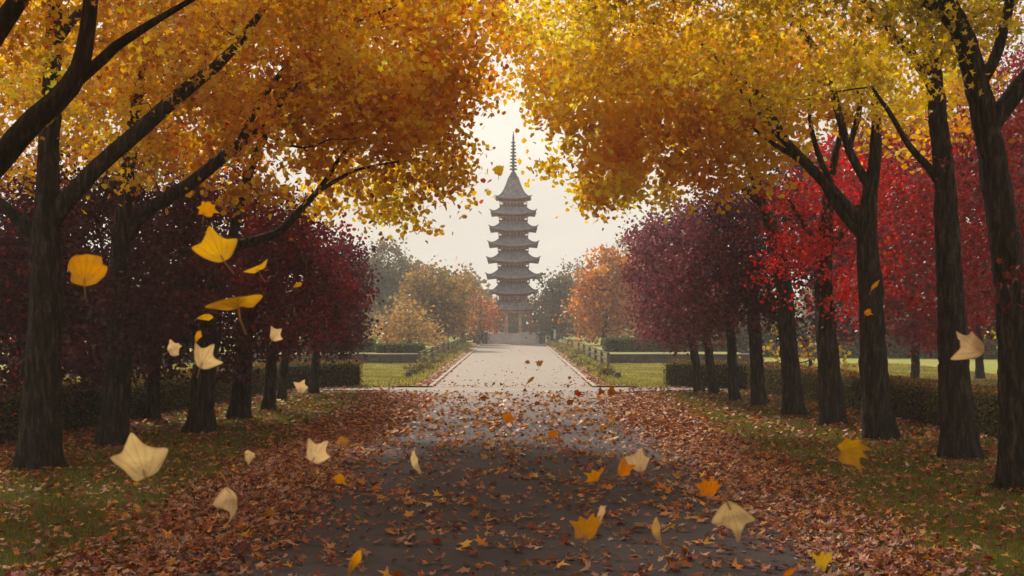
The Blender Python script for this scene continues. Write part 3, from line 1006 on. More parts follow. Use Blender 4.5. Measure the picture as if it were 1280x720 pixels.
tree('maple_tree', 'golden maple second from the left, its long limb reaching up over the purple trees', 'tree', ytrees, 3,
     [(140, 557), (148, 460), (150, 380), (152, 310), (158, 230), (170, 130), (190, 20), (215, -80)], [42, 35, 31, 27, 20, 16, 11, 6],
     [([(154, 300), (182, 265), (240, 228), (284, 192), (322, 160), (350, 122), (392, 96), (436, 76)], [19, 18, 16, 14, 12, 9, 6, 4]),
      ([(300, 178), (330, 120), (372, 70), (430, 34), (490, 10)], [9, 8, 6, 4, 3]),
      ([(322, 160), (345, 175), (380, 185), (412, 175)], [5, 4, 3, 2])],
     [(250, 90, 22, 130, 90, 2), (360, 90, 22, 140, 110, 2.4), (470, 60, 22, 120, 110, 2.4), (470, 150, 22.5, 100, 85, 2), (330, 205, 22, 100, 45, 1.3), (540, 10, 22, 90, 80, 2.2), (300, -60, 22, 260, 90, 2.5), (150, 130, 26, 110, 90, 2.2), (90, 60, 27, 120, 90, 2.2), (240, 150, 26, 100, 70, 2), (30, 190, 26, 80, 50, 1.8)],
     YEL, per_m3=4.2, leaves=26, size=(.075, .12), accents=ACC_O, ntwigs=70, gap=.28)
tree('maple_tree', 'golden maple with the pale-lit short trunk, its crown reaching toward the pagoda', 'tree', ytrees, 4,
     [(250, 541), (256, 480), (262, 420), (270, 350), (290, 300)], [38, 33, 30, 24, 20],
     [([(286, 310), (320, 300), (345, 292), (368, 270), (398, 238), (430, 190), (470, 140)], [15, 13, 11, 9, 7, 5, 3]),
      ([(398, 238), (440, 215), (480, 205), (520, 200)], [6, 4, 3, 2]),
      ([(290, 300), (310, 220), (350, 130), (380, 60)], [13, 11, 8, 5])],
     [(440, 130, 25.5, 120, 90, 2.4), (520, 110, 25.5, 95, 85, 2.4), (500, 205, 26, 95, 62, 1.9), (440, 232, 26, 85, 52, 1.7), (562, 165, 26, 52, 66, 1.6), (575, 60, 25, 62, 75, 2.0), (600, 10, 25, 52, 60, 1.8), (630, 36, 25.5, 30, 34, 1.2), (612, 100, 26, 24, 44, 1.2), (400, 30, 25, 150, 100, 2.2), (525, 268, 26, 45, 30, 1.0)],
     YELR[:3] + YEL[:2], per_m3=3.5, leaves=26, size=(.075, .12), accents=ACC_O, ntwigs=60, gap=.25)  # palette kept to brighter yellows, standing for light at the canopy opening
# ---- right golden trees
tree('maple_tree', 'golden maple whose curved dark trunk stands at the right frame edge', 'tree', ytrees, 5,
     [(1274, 612), (1270, 500), (1266, 400), (1256, 300), (1240, 190), (1218, 90), (1192, 20), (1150, -70)], [56, 48, 44, 42, 38, 34, 27, 16],
     [([(1235, 160), (1262, 125), (1290, 90), (1330, 40), (1380, -30)], [26, 24, 22, 18, 12]),
      ([(1200, 40), (1170, 8), (1130, -10), (1080, -50)], [18, 14, 11, 6]),
      ([(1222, 112), (1248, 62), (1262, 0), (1275, -80)], [17, 14, 12, 8])],
     [(1230, 10, 16, 120, 60, 1.6), (1120, -20, 16, 170, 90, 2.2), (1000, -60, 15.5, 200, 110, 2.4), (1310, -40, 16, 130, 120, 2.2), (850, -150, 15, 250, 140, 2.8), (1150, -200, 14, 350, 150, 3.6), (700, -330, 13, 330, 220, 3.6), (1190, 85, 15.2, 45, 30, .7)],
     GOLDG + YELR[:2], per_m3=3.8, leaves=24, tmpl=MAPLE, size=(.07, .12), ntwigs=50, gap=.3)
tree('maple_tree', 'golden maple, second trunk from the right edge, with a limb forking left at mid height', 'tree', ytrees, 6,
     [(1200, 573), (1194, 480), (1190, 400), (1184, 310), (1180, 220), (1172, 140), (1166, 80), (1150, 20), (1130, -50)], [50, 43, 39, 34, 29, 25, 21, 15, 9],
     [([(1184, 245), (1160, 208), (1135, 180), (1110, 138), (1090, 110)], [12, 10, 8, 6, 3]),
      ([(1176, 125), (1150, 82), (1118, 42), (1085, 8), (1050, -40)], [16, 13, 10, 7, 4]),
      ([(1168, 90), (1190, 40), (1200, -20)], [10, 8, 5])],
     [(1090, 40, 20, 140, 90, 2.2), (980, 60, 20, 150, 100, 2.4), (860, 40, 20, 140, 110, 2.4), (1120, 110, 20.5, 60, 45, 1.2), (760, -20, 19.5, 130, 110, 2.4), (1000, -120, 19, 260, 110, 3)],
     YELR + GOLDG[:2], per_m3=4.2, leaves=26, tmpl=MAPLE, size=(.07, .12), ntwigs=70, gap=.28)
tree('maple_tree', 'golden maple, third trunk from the right edge, splitting into several upright limbs', 'tree', ytrees, 7,
     [(1100, 549), (1093, 470), (1089, 390), (1084, 320), (1084, 270), (1092, 215), (1096, 170), (1094, 110), (1100, 40)], [44, 38, 34, 31, 26, 19, 15, 10, 6],
     [([(1082, 285), (1050, 248), (1018, 215), (985, 180), (955, 148), (925, 110), (900, 70)], [15, 14, 13, 11, 8, 5, 3]),
      ([(1080, 300), (1052, 268), (1030, 232), (1000, 200), (970, 182), (940, 160)], [12, 11, 10, 8, 6, 3]),
      ([(1086, 232), (1062, 190), (1048, 140), (1036, 98), (1018, 60), (992, 22), (960, -10)], [12, 11, 10, 9, 8, 6, 4]),
      ([(985, 180), (950, 120), (900, 75), (850, 40), (800, 25)], [8, 7, 6, 4, 3]),
      ([(1060, 190), (1075, 130), (1068, 70), (1075, 10)], [8, 7, 5, 3]),
      ([(1040, 235), (1022, 190), (1012, 150), (1012, 118)], [8, 7, 5, 3])],
     [(960, 110, 23.5, 120, 90, 2.2), (870, 110, 23.5, 110, 100, 2.4), (790, 120, 23.5, 95, 95, 2.4), (1010, 60, 23, 110, 80, 2), (900, 198, 24, 85, 45, 1.5), (810, 215, 24, 80, 48, 1.6), (720, 60, 23, 75, 80, 2.2), (1060, 95, 23.5, 60, 60, 1.3), (1130, 140, 25.5, 70, 50, 1.6), (1200, 110, 26, 60, 60, 1.6), (1090, 130, 22.5, 45, 35, 1), (1140, 70, 25.5, 70, 50, 1.6)],
     YELR, per_m3=3.7, leaves=27, size=(.075, .12), ntwigs=80, gap=.24)
tree('maple_tree', 'bright yellow maple whose crown hangs lowest over the right side of the pale path', 'tree', ytrees, 8,
     [(992, 519), (988, 460), (984, 400), (978, 340), (965, 290), (950, 250), (930, 190), (905, 120)], [30, 26, 24, 22, 18, 13, 8, 3],
     [([(955, 260), (930, 235), (898, 204), (864, 168), (830, 140)], [10, 9, 7, 5, 3]),
      ([(952, 262), (940, 200), (900, 130), (860, 70)], [10, 8, 6, 3])],
     [(740, 160, 27, 72, 95, 2.2), (705, 85, 27, 58, 85, 2.0), (800, 180, 27.5, 85, 80, 2.4), (760, 238, 28, 52, 36, 1.4), (690, 190, 27, 26, 38, 1.1), (662, 40, 27, 32, 50, 1.6), (672, 120, 27, 24, 40, 1.2), (720, 255, 28, 22, 22, .8), (880, 120, 27, 100, 90, 2.2), (820, 60, 27, 110, 80, 2.2)],
     YELR[:2] + YELR[3:4] + YEL[:1], per_m3=3.5, leaves=27, size=(.075, .12), ntwigs=60, gap=.24)  # brightest yellows picked to paint in the extra light near the opening

# ---- avenue goes on overhead and behind the camera, unseen trees added for shade
for k, (sx, Yt) in enumerate(((-1, 4.5), (1, 5.0), (-1, -3.5), (1, -3.0), (-1, -11), (1, -11))):
    rng = np.random.default_rng(60+k)
    base = np.array((sx*7.4, Yt, 0.0))
    root = empty('maple_tree', base)
    tag(root, 'golden maple of the avenue added for shade beside or behind the viewpoint, out of the picture', 'tree', 'golden maples out of the picture')
    sk, _ = make_trunk(root, base, [base+np.array((0, 0, -.05)), base+np.array((0, 0, 3)), base+np.array((-sx*.6, 0, 6)), base+np.array((-sx*1.5, 0, 9))], [.36, .28, .2, .08], rng, 14)
    for dy in (-1.5, 1.2):
        make_trunk(root, base, [base+np.array((-sx*.1, 0, 3.6)), base+np.array((-sx*2, dy*.6, 5.6)), base+np.array((-sx*4.5, dy, 7.2))], [.16, .12, .05], rng, 10, 'limb', False)
    make_crown(root, base, rng, [((sx*4.6, Yt, 8.4), (4.6, 4.2, 2.3)), ((sx*8, Yt, 8.0), (3.5, 3.6, 2.6)), ((sx*2.0, Yt+.5, 8.8), (2.6, 3.4, 1.8))], YEL, 2.0, 22, (.3, .3, .16), (.15, .22), .15, k, QUAD)

# ---- crimson and purple trees
ptrees = 'purple-leaved trees of the avenue rows'
rtrees = 'red-leaved trees right of the avenue'
tree('maple_tree', 'bright scarlet maple in the right row, its low branches overlapping the dark trunks', 'tree', rtrees, 20,
     [(1041, 530), (1036, 460), (1032, 400), (1030, 330), (1034, 260), (1040, 210), (1052, 160), (1064, 110)], [36, 31, 28, 24, 18, 12, 7, 3],
     [([(1031, 330), (1010, 290), (985, 250)], [10, 8, 4]), ([(1031, 320), (1060, 280), (1080, 240)], [10, 8, 4])],
     [(1000, 270, 26, 50, 55, 1.6), (985, 330, 26, 45, 42, 1.4), (1045, 300, 26.5, 60, 55, 1.6), (1070, 240, 27.5, 60, 55, 1.7), (1030, 365, 26, 40, 30, 1.0), (1095, 340, 27, 45, 45, 1.5)],
     RED, per_m3=6, leaves=20, sig=(.2, .2, .12), size=(.075, .125), tmpl=MAPLE, gap=.36, ntwigs=40)
tree('maple_tree', 'scarlet maple behind the right hedge, its crown framed between two dark trunks', 'tree', rtrees, 21,
     [(1143, 470), (1144, 440), (1140, 380), (1135, 320), (1130, 260)], [13, 11, 10, 8, 5],
     [],
     [(1140, 330, 40, 70, 60, 2.2), (1150, 400, 40, 62, 34, 1.8), (1120, 270, 41, 80, 60, 2.6), (1190, 350, 40, 55, 60, 2.2), (1090, 360, 41, 40, 55, 2), (1160, 200, 41, 80, 50, 2.4), (1040, 230, 43, 60, 60, 2.4), (1080, 300, 42, 50, 60, 2.2)],
     REDD + RED[:2], per_m3=3.6, leaves=20, sig=(.28, .28, .16), size=(.11, .17), gap=.25, Yb=41, ntwigs=30)
tree('maple_tree', 'deep red maple close behind the trunk at the right frame edge', 'tree', rtrees, 22,
     [(1330, 525), (1328, 450), (1320, 380), (1300, 300)], [30, 24, 20, 14],
     [([(1310, 330), (1270, 280), (1230, 240)], [10, 8, 4])],
     [(1270, 330, 25, 65, 70, 2.0), (1235, 260, 25.5, 70, 60, 1.9), (1310, 250, 25, 80, 80, 2), (1255, 395, 24.5, 35, 25, 1.0), (1340, 340, 25, 70, 70, 2), (1215, 190, 27, 60, 50, 1.8), (1300, 150, 27, 80, 60, 2), (1180, 290, 27, 50, 60, 1.9), (1190, 370, 27, 45, 50, 1.8), (1100, 190, 30, 70, 45, 2), (1240, 120, 28, 70, 50, 2), (1150, 170, 30, 60, 40, 1.8), (1120, 260, 30, 60, 50, 2), (1285, 50, 29, 90, 70, 2.2), (1330, 120, 26, 60, 80, 2), (1268, 360, 15.6, 30, 42, .5), (1225, 200, 19.6, 26, 40, .6), (1285, 250, 15.6, 26, 40, .5)],
     REDD, per_m3=5, leaves=20, sig=(.2, .2, .12), size=(.08, .13), tmpl=MAPLE, gap=.3, ntwigs=40)
tree('plum_tree', 'darkest purple tree of the right row, fourth trunk from its far end', 'tree', ptrees, 23,
     [(949, 507), (946, 460), (942, 400), (938, 340), (935, 280)], [22, 19, 17, 14, 8],
     [([(942, 390), (915, 350), (895, 310)], [9, 6, 3])],
     [(930, 300, 31.5, 62, 58, 2.2), (900, 340, 31.5, 50, 48, 1.9), (950, 360, 32, 55, 40, 1.8), (990, 300, 32.5, 50, 55, 2), (925, 255, 32, 60, 40, 1.8), (985, 240, 33, 60, 50, 2), (985, 385, 32, 45, 30, 1.6)],
     PUR + PURL[:1], per_m3=5, leaves=24, sig=(.22, .22, .14), size=(.08, .13), gap=.2, ntwigs=40, mat=M_leaf_dark, zmin=1.45)
tree('plum_tree', 'purple tree, third trunk from the far end of the right row', 'tree', ptrees, 24,
     [(918, 501), (916, 470), (914, 420), (908, 370), (900, 300)], [16, 14, 13, 11, 6], [],
     [(880, 310, 34, 52, 55, 2.2), (905, 360, 34, 50, 45, 2), (870, 370, 34, 45, 42, 1.9), (900, 270, 34, 52, 32, 1.8)],
     PURL + PUR[:1], per_m3=5, leaves=24, sig=(.22, .22, .14), size=(.08, .13), gap=.2, ntwigs=30, mat=M_leaf_dark, zmin=1.4)
tree('plum_tree', 'purple tree, second trunk from the far end of the right row', 'tree', ptrees, 25,
     [(893, 492), (888, 460), (884, 425), (878, 370), (870, 300)], [15, 13, 11, 9, 5], [],
     [(850, 320, 37, 50, 52, 2.2), (845, 375, 37, 46, 42, 1.9), (880, 400, 37, 40, 28, 1.6), (855, 280, 37, 48, 30, 1.8)],
     PURL, per_m3=5, leaves=24, sig=(.22, .22, .14), size=(.09, .14), gap=.2, ntwigs=30, mat=M_leaf_dark, zmin=1.35)
tree('plum_tree', 'purple tree at the far end of the right row, leaning toward the pale path', 'tree', ptrees, 26,
     [(874, 489), (870, 455), (865, 425), (850, 370), (835, 310)], [14, 12, 10, 9, 5], [],
     [(822, 330, 39.5, 38, 45, 2.1), (828, 385, 39.5, 36, 40, 1.9), (812, 300, 40, 30, 24, 1.5), (845, 410, 39, 34, 24, 1.4), (808, 365, 40, 26, 32, 1.4)],
     PURL, per_m3=5, leaves=24, sig=(.22, .22, .14), size=(.09, .14), gap=.2, ntwigs=30, mat=M_leaf_dark, zmin=1.2)
tree('plum_tree', 'maroon tree far behind the right hedge, deepest of the red crowns', 'tree', rtrees, 27,
     [(1225, 468), (1224, 440), (1222, 380), (1220, 300)], [12, 10, 8, 5], [],
     [(1210, 290, 46, 80, 70, 3), (1290, 330, 46, 70, 80, 3), (1230, 190, 46, 90, 60, 3), (1120, 210, 46, 80, 55, 3), (1060, 290, 46, 60, 70, 2.6), (1310, 200, 46, 70, 90, 3), (1200, 380, 46, 60, 40, 2.4), (1060, 380, 46, 50, 40, 2.2)],
     [(0.10, .010, .016), (.15, .012, .018), (.06, .01, .014)], per_m3=1.6, leaves=24, sig=(.34, .34, .2), size=(.16, .24), gap=.12, Yb=46, ntwigs=16, tmpl=QUAD)
# left
tree('plum_tree', 'crimson-tinged purple tree in the left row just beyond the pale-lit short trunk', 'tree', ptrees, 30,
     [(300, 523), (303, 480), (306, 430), (310, 370), (318, 300)], [30, 26, 23, 18, 10], [],
     [(300, 330, 28, 70, 65, 2.2), (330, 400, 28, 55, 45, 1.9), (360, 320, 28.5, 55, 60, 2.1), (250, 380, 28, 60, 50, 2), (260, 270, 29, 80, 50, 2), (350, 280, 29, 60, 40, 1.8), (200, 300, 30, 60, 50, 2), (235, 225, 30, 80, 40, 2), (310, 250, 30, 60, 35, 1.8), (258, 350, 24, 55, 52, 1.0), (305, 400, 26.5, 45, 48, 1.2), (310, 330, 26, 50, 45, 1.2)],
     CRIM, per_m3=5, leaves=24, sig=(.22, .22, .14), size=(.08, .13), gap=.22, ntwigs=40, mat=M_leaf_dark, zmin=1.35)
tree('plum_tree', 'crimson-topped purple tree, third trunk from the far end of the left row', 'tree', ptrees, 31,
     [(336, 512), (338, 480), (340, 440), (346, 380), (356, 320)], [20, 17, 15, 12, 7], [],
     [(385, 330, 31, 50, 50, 2.1), (370, 390, 31, 50, 45, 2), (400, 300, 32, 42, 28, 1.7), (410, 370, 31, 40, 45, 1.8)],
     CRIM + PUR[:2] + [(0.33, 0.02, 0.02)], per_m3=5, leaves=24, sig=(.22, .22, .14), size=(.08, .13), gap=.2, ntwigs=30, mat=M_leaf_dark, zmin=1.3)
tree('plum_tree', 'dark purple tree, second trunk from the far end of the left row', 'tree', ptrees, 32,
     [(352, 500), (354, 470), (360, 430), (375, 380), (390, 330)], [14, 12, 10, 8, 5], [],
     [(425, 345, 35, 36, 44, 2), (415, 400, 35, 42, 40, 1.9), (432, 315, 35, 24, 22, 1.3)],
     PUR, per_m3=5, leaves=24, sig=(.22, .22, .14), size=(.09, .14), gap=.2, ntwigs=30, mat=M_leaf_dark, zmin=1.1)
tree('plum_tree', 'dark purple tree at the far end of the left row, nearest the pale path', 'tree', ptrees, 33,
     [(393, 492), (394, 465), (397, 435), (408, 390), (420, 340)], [14, 12, 10, 8, 5], [],
     [(432, 375, 38, 30, 44, 2), (425, 420, 38, 34, 28, 1.7), (438, 335, 38, 22, 26, 1.3), (400, 400, 38, 30, 40, 1.7)],
     PUR + CRIM[:1], per_m3=5, leaves=24, sig=(.22, .22, .14), size=(.09, .14), gap=.2, ntwigs=30, mat=M_leaf_dark, zmin=1.0)
tree('plum_tree', 'broad dark purple tree by the left hedge, spreading behind the second golden maple trunk', 'tree', ptrees, 34,
     [(190, 525), (192, 470), (195, 400), (200, 320)], [20, 17, 14, 9], [],
     [(140, 330, 26, 90, 75, 2.2), (110, 420, 26, 70, 60, 1.9), (210, 400, 26.5, 70, 65, 2), (220, 310, 27, 70, 50, 2), (160, 470, 25.5, 60, 35, 1.4), (290, 450, 27, 45, 40, 1.4), (100, 250, 27, 85, 50, 2), (180, 250, 28, 80, 45, 2), (60, 320, 27, 60, 60, 2), (150, 365, 21.6, 62, 58, .9), (205, 395, 22.5, 55, 55, 1.1), (125, 430, 21.6, 55, 40, .8), (190, 330, 22, 50, 40, .9)],
     PUR + CRIM[:1], per_m3=5, leaves=24, sig=(.22, .22, .14), size=(.08, .13), gap=.22, ntwigs=40, mat=M_leaf_dark, zmin=.95)
tree('plum_tree', 'dark red and purple tree behind the leftmost trunk', 'tree', ptrees, 35,
     [(-40, 540), (-38, 470), (-30, 400), (-20, 320)], [26, 22, 18, 10], [],
     [(10, 340, 24.5, 70, 70, 2.1), (0, 430, 24.5, 70, 65, 2), (-70, 380, 24, 80, 90, 2.2), (40, 480, 24, 45, 40, 1.2), (30, 250, 25, 70, 50, 1.8), (-20, 300, 25, 70, 60, 2), (60, 390, 26, 50, 60, 1.8)],
     CRIM + PUR, per_m3=5, leaves=22, sig=(.22, .22, .14), size=(.08, .13), gap=.25, ntwigs=30, mat=M_leaf_dark, accents=(.04, RED), zmin=.35)

tree('plum_tree', 'dark purple tree deep behind the left hedge, filling the view between the trunks', 'tree', ptrees, 36,
     [(70, 478), (70, 440), (72, 380), (78, 300)], [14, 12, 10, 6], [],
     [(60, 400, 40, 60, 50, 2.2), (0, 400, 40, 70, 55, 2.4), (120, 410, 40, 60, 48, 2.2), (-40, 340, 40, 60, 60, 2.2), (40, 320, 40, 70, 50, 2.2), (180, 400, 41, 50, 55, 2), (60, 450, 39, 80, 22, 1.5), (170, 452, 39, 60, 18, 1.5)],
     PUR + CRIM[:1], per_m3=3, leaves=22, sig=(.28, .28, .16), size=(.11, .17), gap=.2, ntwigs=20, mat=M_leaf_dark, zmin=.2)

# ================================================================== background trees
def bgtree(label, seed, x, yb, Y, blobs, pal, name='broadleaf_tree', cat='tree', w=8, size=(.16, .28), per=2.1, leaves=22, gap=.22, z0=0.46, grp='trees around the pagoda'):
    rng = np.random.default_rng(seed)
    base = P(x, yb, Y); base[2] = z0
    root = empty(name, base); tag(root, label, cat, grp)
    bl = pixblobs(blobs)
    top = max(b[0][2] for b in bl)
    path = [base + np.array((0, 0, -0.1)), base + np.array((0.1, 0, (top-z0)*.5)), np.array((bl[0][0][0], Y, top))]
    sk, _ = make_trunk(root, base, path, [w*.5*Y/F, w*.35*Y/F, w*.1*Y/F], rng, 9, 'trunk', True, 0.5)
    cs, o = make_crown(root, base, rng, bl, pal, per, leaves, (.42, .42, .25), size, gap, seed, QUAD, M_leaf, shell=.45, zmin=z0+.1)
    twigs(root, base, rng, sk, cs[rng.permutation(len(cs))[:24]], 0.03, 'branchwork')
OLG = [(0.13, 0.117, 0.0455), (0.182, 0.143, 0.052), (0.104, 0.0975, 0.0455)]  # background foliage colours below are lightened to carry some of the haze
GRY = [(0.169, 0.143, 0.0845), (0.13, 0.117, 0.0715), (0.221, 0.169, 0.091)]
ORG = [(0.494, 0.195, 0.0455), (0.585, 0.26, 0.052), (0.39, 0.143, 0.039)]
ORR = [(0.52, 0.143, 0.0455), (0.442, 0.1105, 0.039), (0.585, 0.208, 0.052)]
MIXO = [(0.338, 0.169, 0.052), (0.195, 0.143, 0.052), (0.416, 0.195, 0.052), (0.156, 0.13, 0.0455)]
TAN = [(0.39, 0.221, 0.078), (0.468, 0.273, 0.0975), (0.312, 0.169, 0.065)]
bgtree('tall olive-grey tree rising behind the purple trees on the left', 50, 485, 415, 104, [(484, 330, 104, 26, 30, 2.6), (478, 370, 104, 32, 36, 2.8), (500, 350, 104, 24, 32, 2.4), (465, 345, 104, 20, 30, 2), (455, 390, 104, 24, 30, 2.2)], GRY)
bgtree('round russet and green tree left of the pagoda behind the tan bush', 51, 545, 418, 88, [(540, 352, 88, 30, 26, 2.2), (530, 380, 88, 36, 34, 2.4), (560, 375, 88, 32, 32, 2.4), (545, 400, 88, 40, 24, 2.4)], MIXO)
bgtree('rusty tree with sparse top between the round tree and the orange tree', 52, 578, 418, 100, [(578, 350, 100, 16, 18, 1.6), (584, 375, 100, 24, 26, 2), (566, 365, 100, 20, 26, 2)], MIXO+ORR[:1], gap=.35)
bgtree('bright orange-red tree close to the left side of the pagoda', 53, 600, 420, 106, [(600, 382, 106, 18, 20, 1.6), (588, 396, 106, 20, 22, 1.7), (606, 400, 106, 13, 18, 1.4), (596, 368, 106, 14, 10, 1.1)], ORR)
bgtree('low rounded tan bush on the raised lawn left of the pale path', 54, 510, 432, 76, [(508, 398, 76, 30, 24, 1.5), (488, 412, 76, 26, 20, 1.3), (532, 412, 76, 24, 19, 1.3), (512, 416, 76, 36, 14, 1.4)], TAN, 'round_bush', 'bush', 7, (.15, .25), 4.0, 16, .18)
bgtree('small dark green bush left of the foot of the pagoda stairs', 55, 592, 430, 98, [(590, 418, 98, 14, 10, .9), (575, 422, 98, 14, 9, .9)], OLG, 'round_bush', 'bush', 3, (.15, .25), 4, 14, .2)
bgtree('grey-green tree standing just right of the pagoda', 56, 692, 420, 104, [(690, 360, 104, 20, 20, 1.8), (684, 385, 104, 22, 26, 1.9), (704, 380, 104, 22, 28, 2), (694, 405, 104, 26, 18, 1.8)], GRY+OLG[:1])
bgtree('tall faded tree peeping out behind the grey-green tree right of the pagoda', 57, 712, 418, 122, [(716, 350, 122, 22, 24, 2.4), (702, 362, 122, 16, 20, 2), (728, 375, 122, 22, 30, 2.4)], GRY, gap=.32)
bgtree('large orange tree on the raised lawn right of the pale path', 58, 755, 425, 84, [(752, 335, 84, 28, 28, 2.2), (742, 365, 84, 30, 32, 2.3), (770, 370, 84, 34, 36, 2.4), (738, 395, 84, 26, 22, 1.9), (768, 400, 84, 36, 22, 2.2), (780, 340, 84, 24, 30, 2)], ORG)
bgtree('gold and brown tree behind the purple crowns at the right end of the path', 59, 800, 425, 94, [(790, 320, 94, 26, 26, 2.2), (800, 360, 94, 34, 40, 2.6), (830, 350, 94, 34, 40, 2.6)], MIXO)
bgtree('dull gold tree beyond the right retaining wall', 60, 860, 425, 80, [(850, 390, 80, 40, 32, 2.2), (890, 385, 80, 40, 36, 2.4)], MIXO+TAN[:1])
bgtree('dull olive tree beyond the left retaining wall', 61, 430, 425, 84, [(440, 400, 84, 34, 34, 2.4), (405, 385, 84, 40, 44, 2.6)], OLG+TAN[:1])
# slender tree past the right lawn
bgtree('thin-trunked tree standing on the bright lawn far behind the right hedge', 62, 1256, 468, 50.7, [(1262, 360, 50.7, 50, 40, 1.9), (1240, 390, 50.7, 34, 22, 1.4), (1290, 390, 50.7, 40, 26, 1.5)], GOLDG+OLG, w=11, size=(.14, .22), per=2.5, z0=0, gap=.3, grp='trees behind the right hedge')
bgtree('bushy gold-brown shrub behind the right hedge, beside the purple trees', 63, 1010, 468, 47, [(1000, 425, 47, 36, 26, 1.3), (970, 435, 47, 30, 20, 1.2), (1035, 440, 47, 26, 20, 1.2)], TAN+GOLDG, 'round_bush', 'bush', 6, (.12, .2), 4, 12, .35, 0, 'trees behind the right hedge')

# far wood closing the park on all sides
def wood():
    rng = np.random.default_rng(77)
    bl = []
    for k in range(64):
        x = -95 + k*3.0 + rng.normal(0, .8)
        y = 132 + rng.uniform(0, 10)
        top = 5.2 + 1.6*math.sin(k*.7) + rng.uniform(0, 1.5)
        if abs(x) < 5: top = min(top, 4.2)
        bl.append(((x, y, top*.55+.4), (2.8, 2.6, top*.55)))
    for s in (-1, 1):
        for k in range(24):
            y = 30 + k*4.2 + rng.normal(0, 1)
            x = s*(46 + rng.uniform(0, 8) + k*.5)
            top = 7 + rng.uniform(0, 3)
            bl.append(((x, y, top*.55+.3), (3.2, 3.0, top*.55)))
    cs, pts, idx = crown_points(rng, bl, .62, 15, (.6, .6, .4), .45, .15, 3.0, 0.05)
    pal = OLG + GRY + MIXO + TAN[:1]
    cols = pick_cols(rng, len(cs), pal)[idx]
    me = scatter('far_wood', rng, pts, rng.uniform(.4, .65, len(pts)), cols.clip(.003, .8), QUAD)
    o = link_mesh('far_wood', me, M_leaf)
    tag(o, 'faded olive and rust wood closing the park beyond the lawns', 'wood', None, 'stuff')
wood()

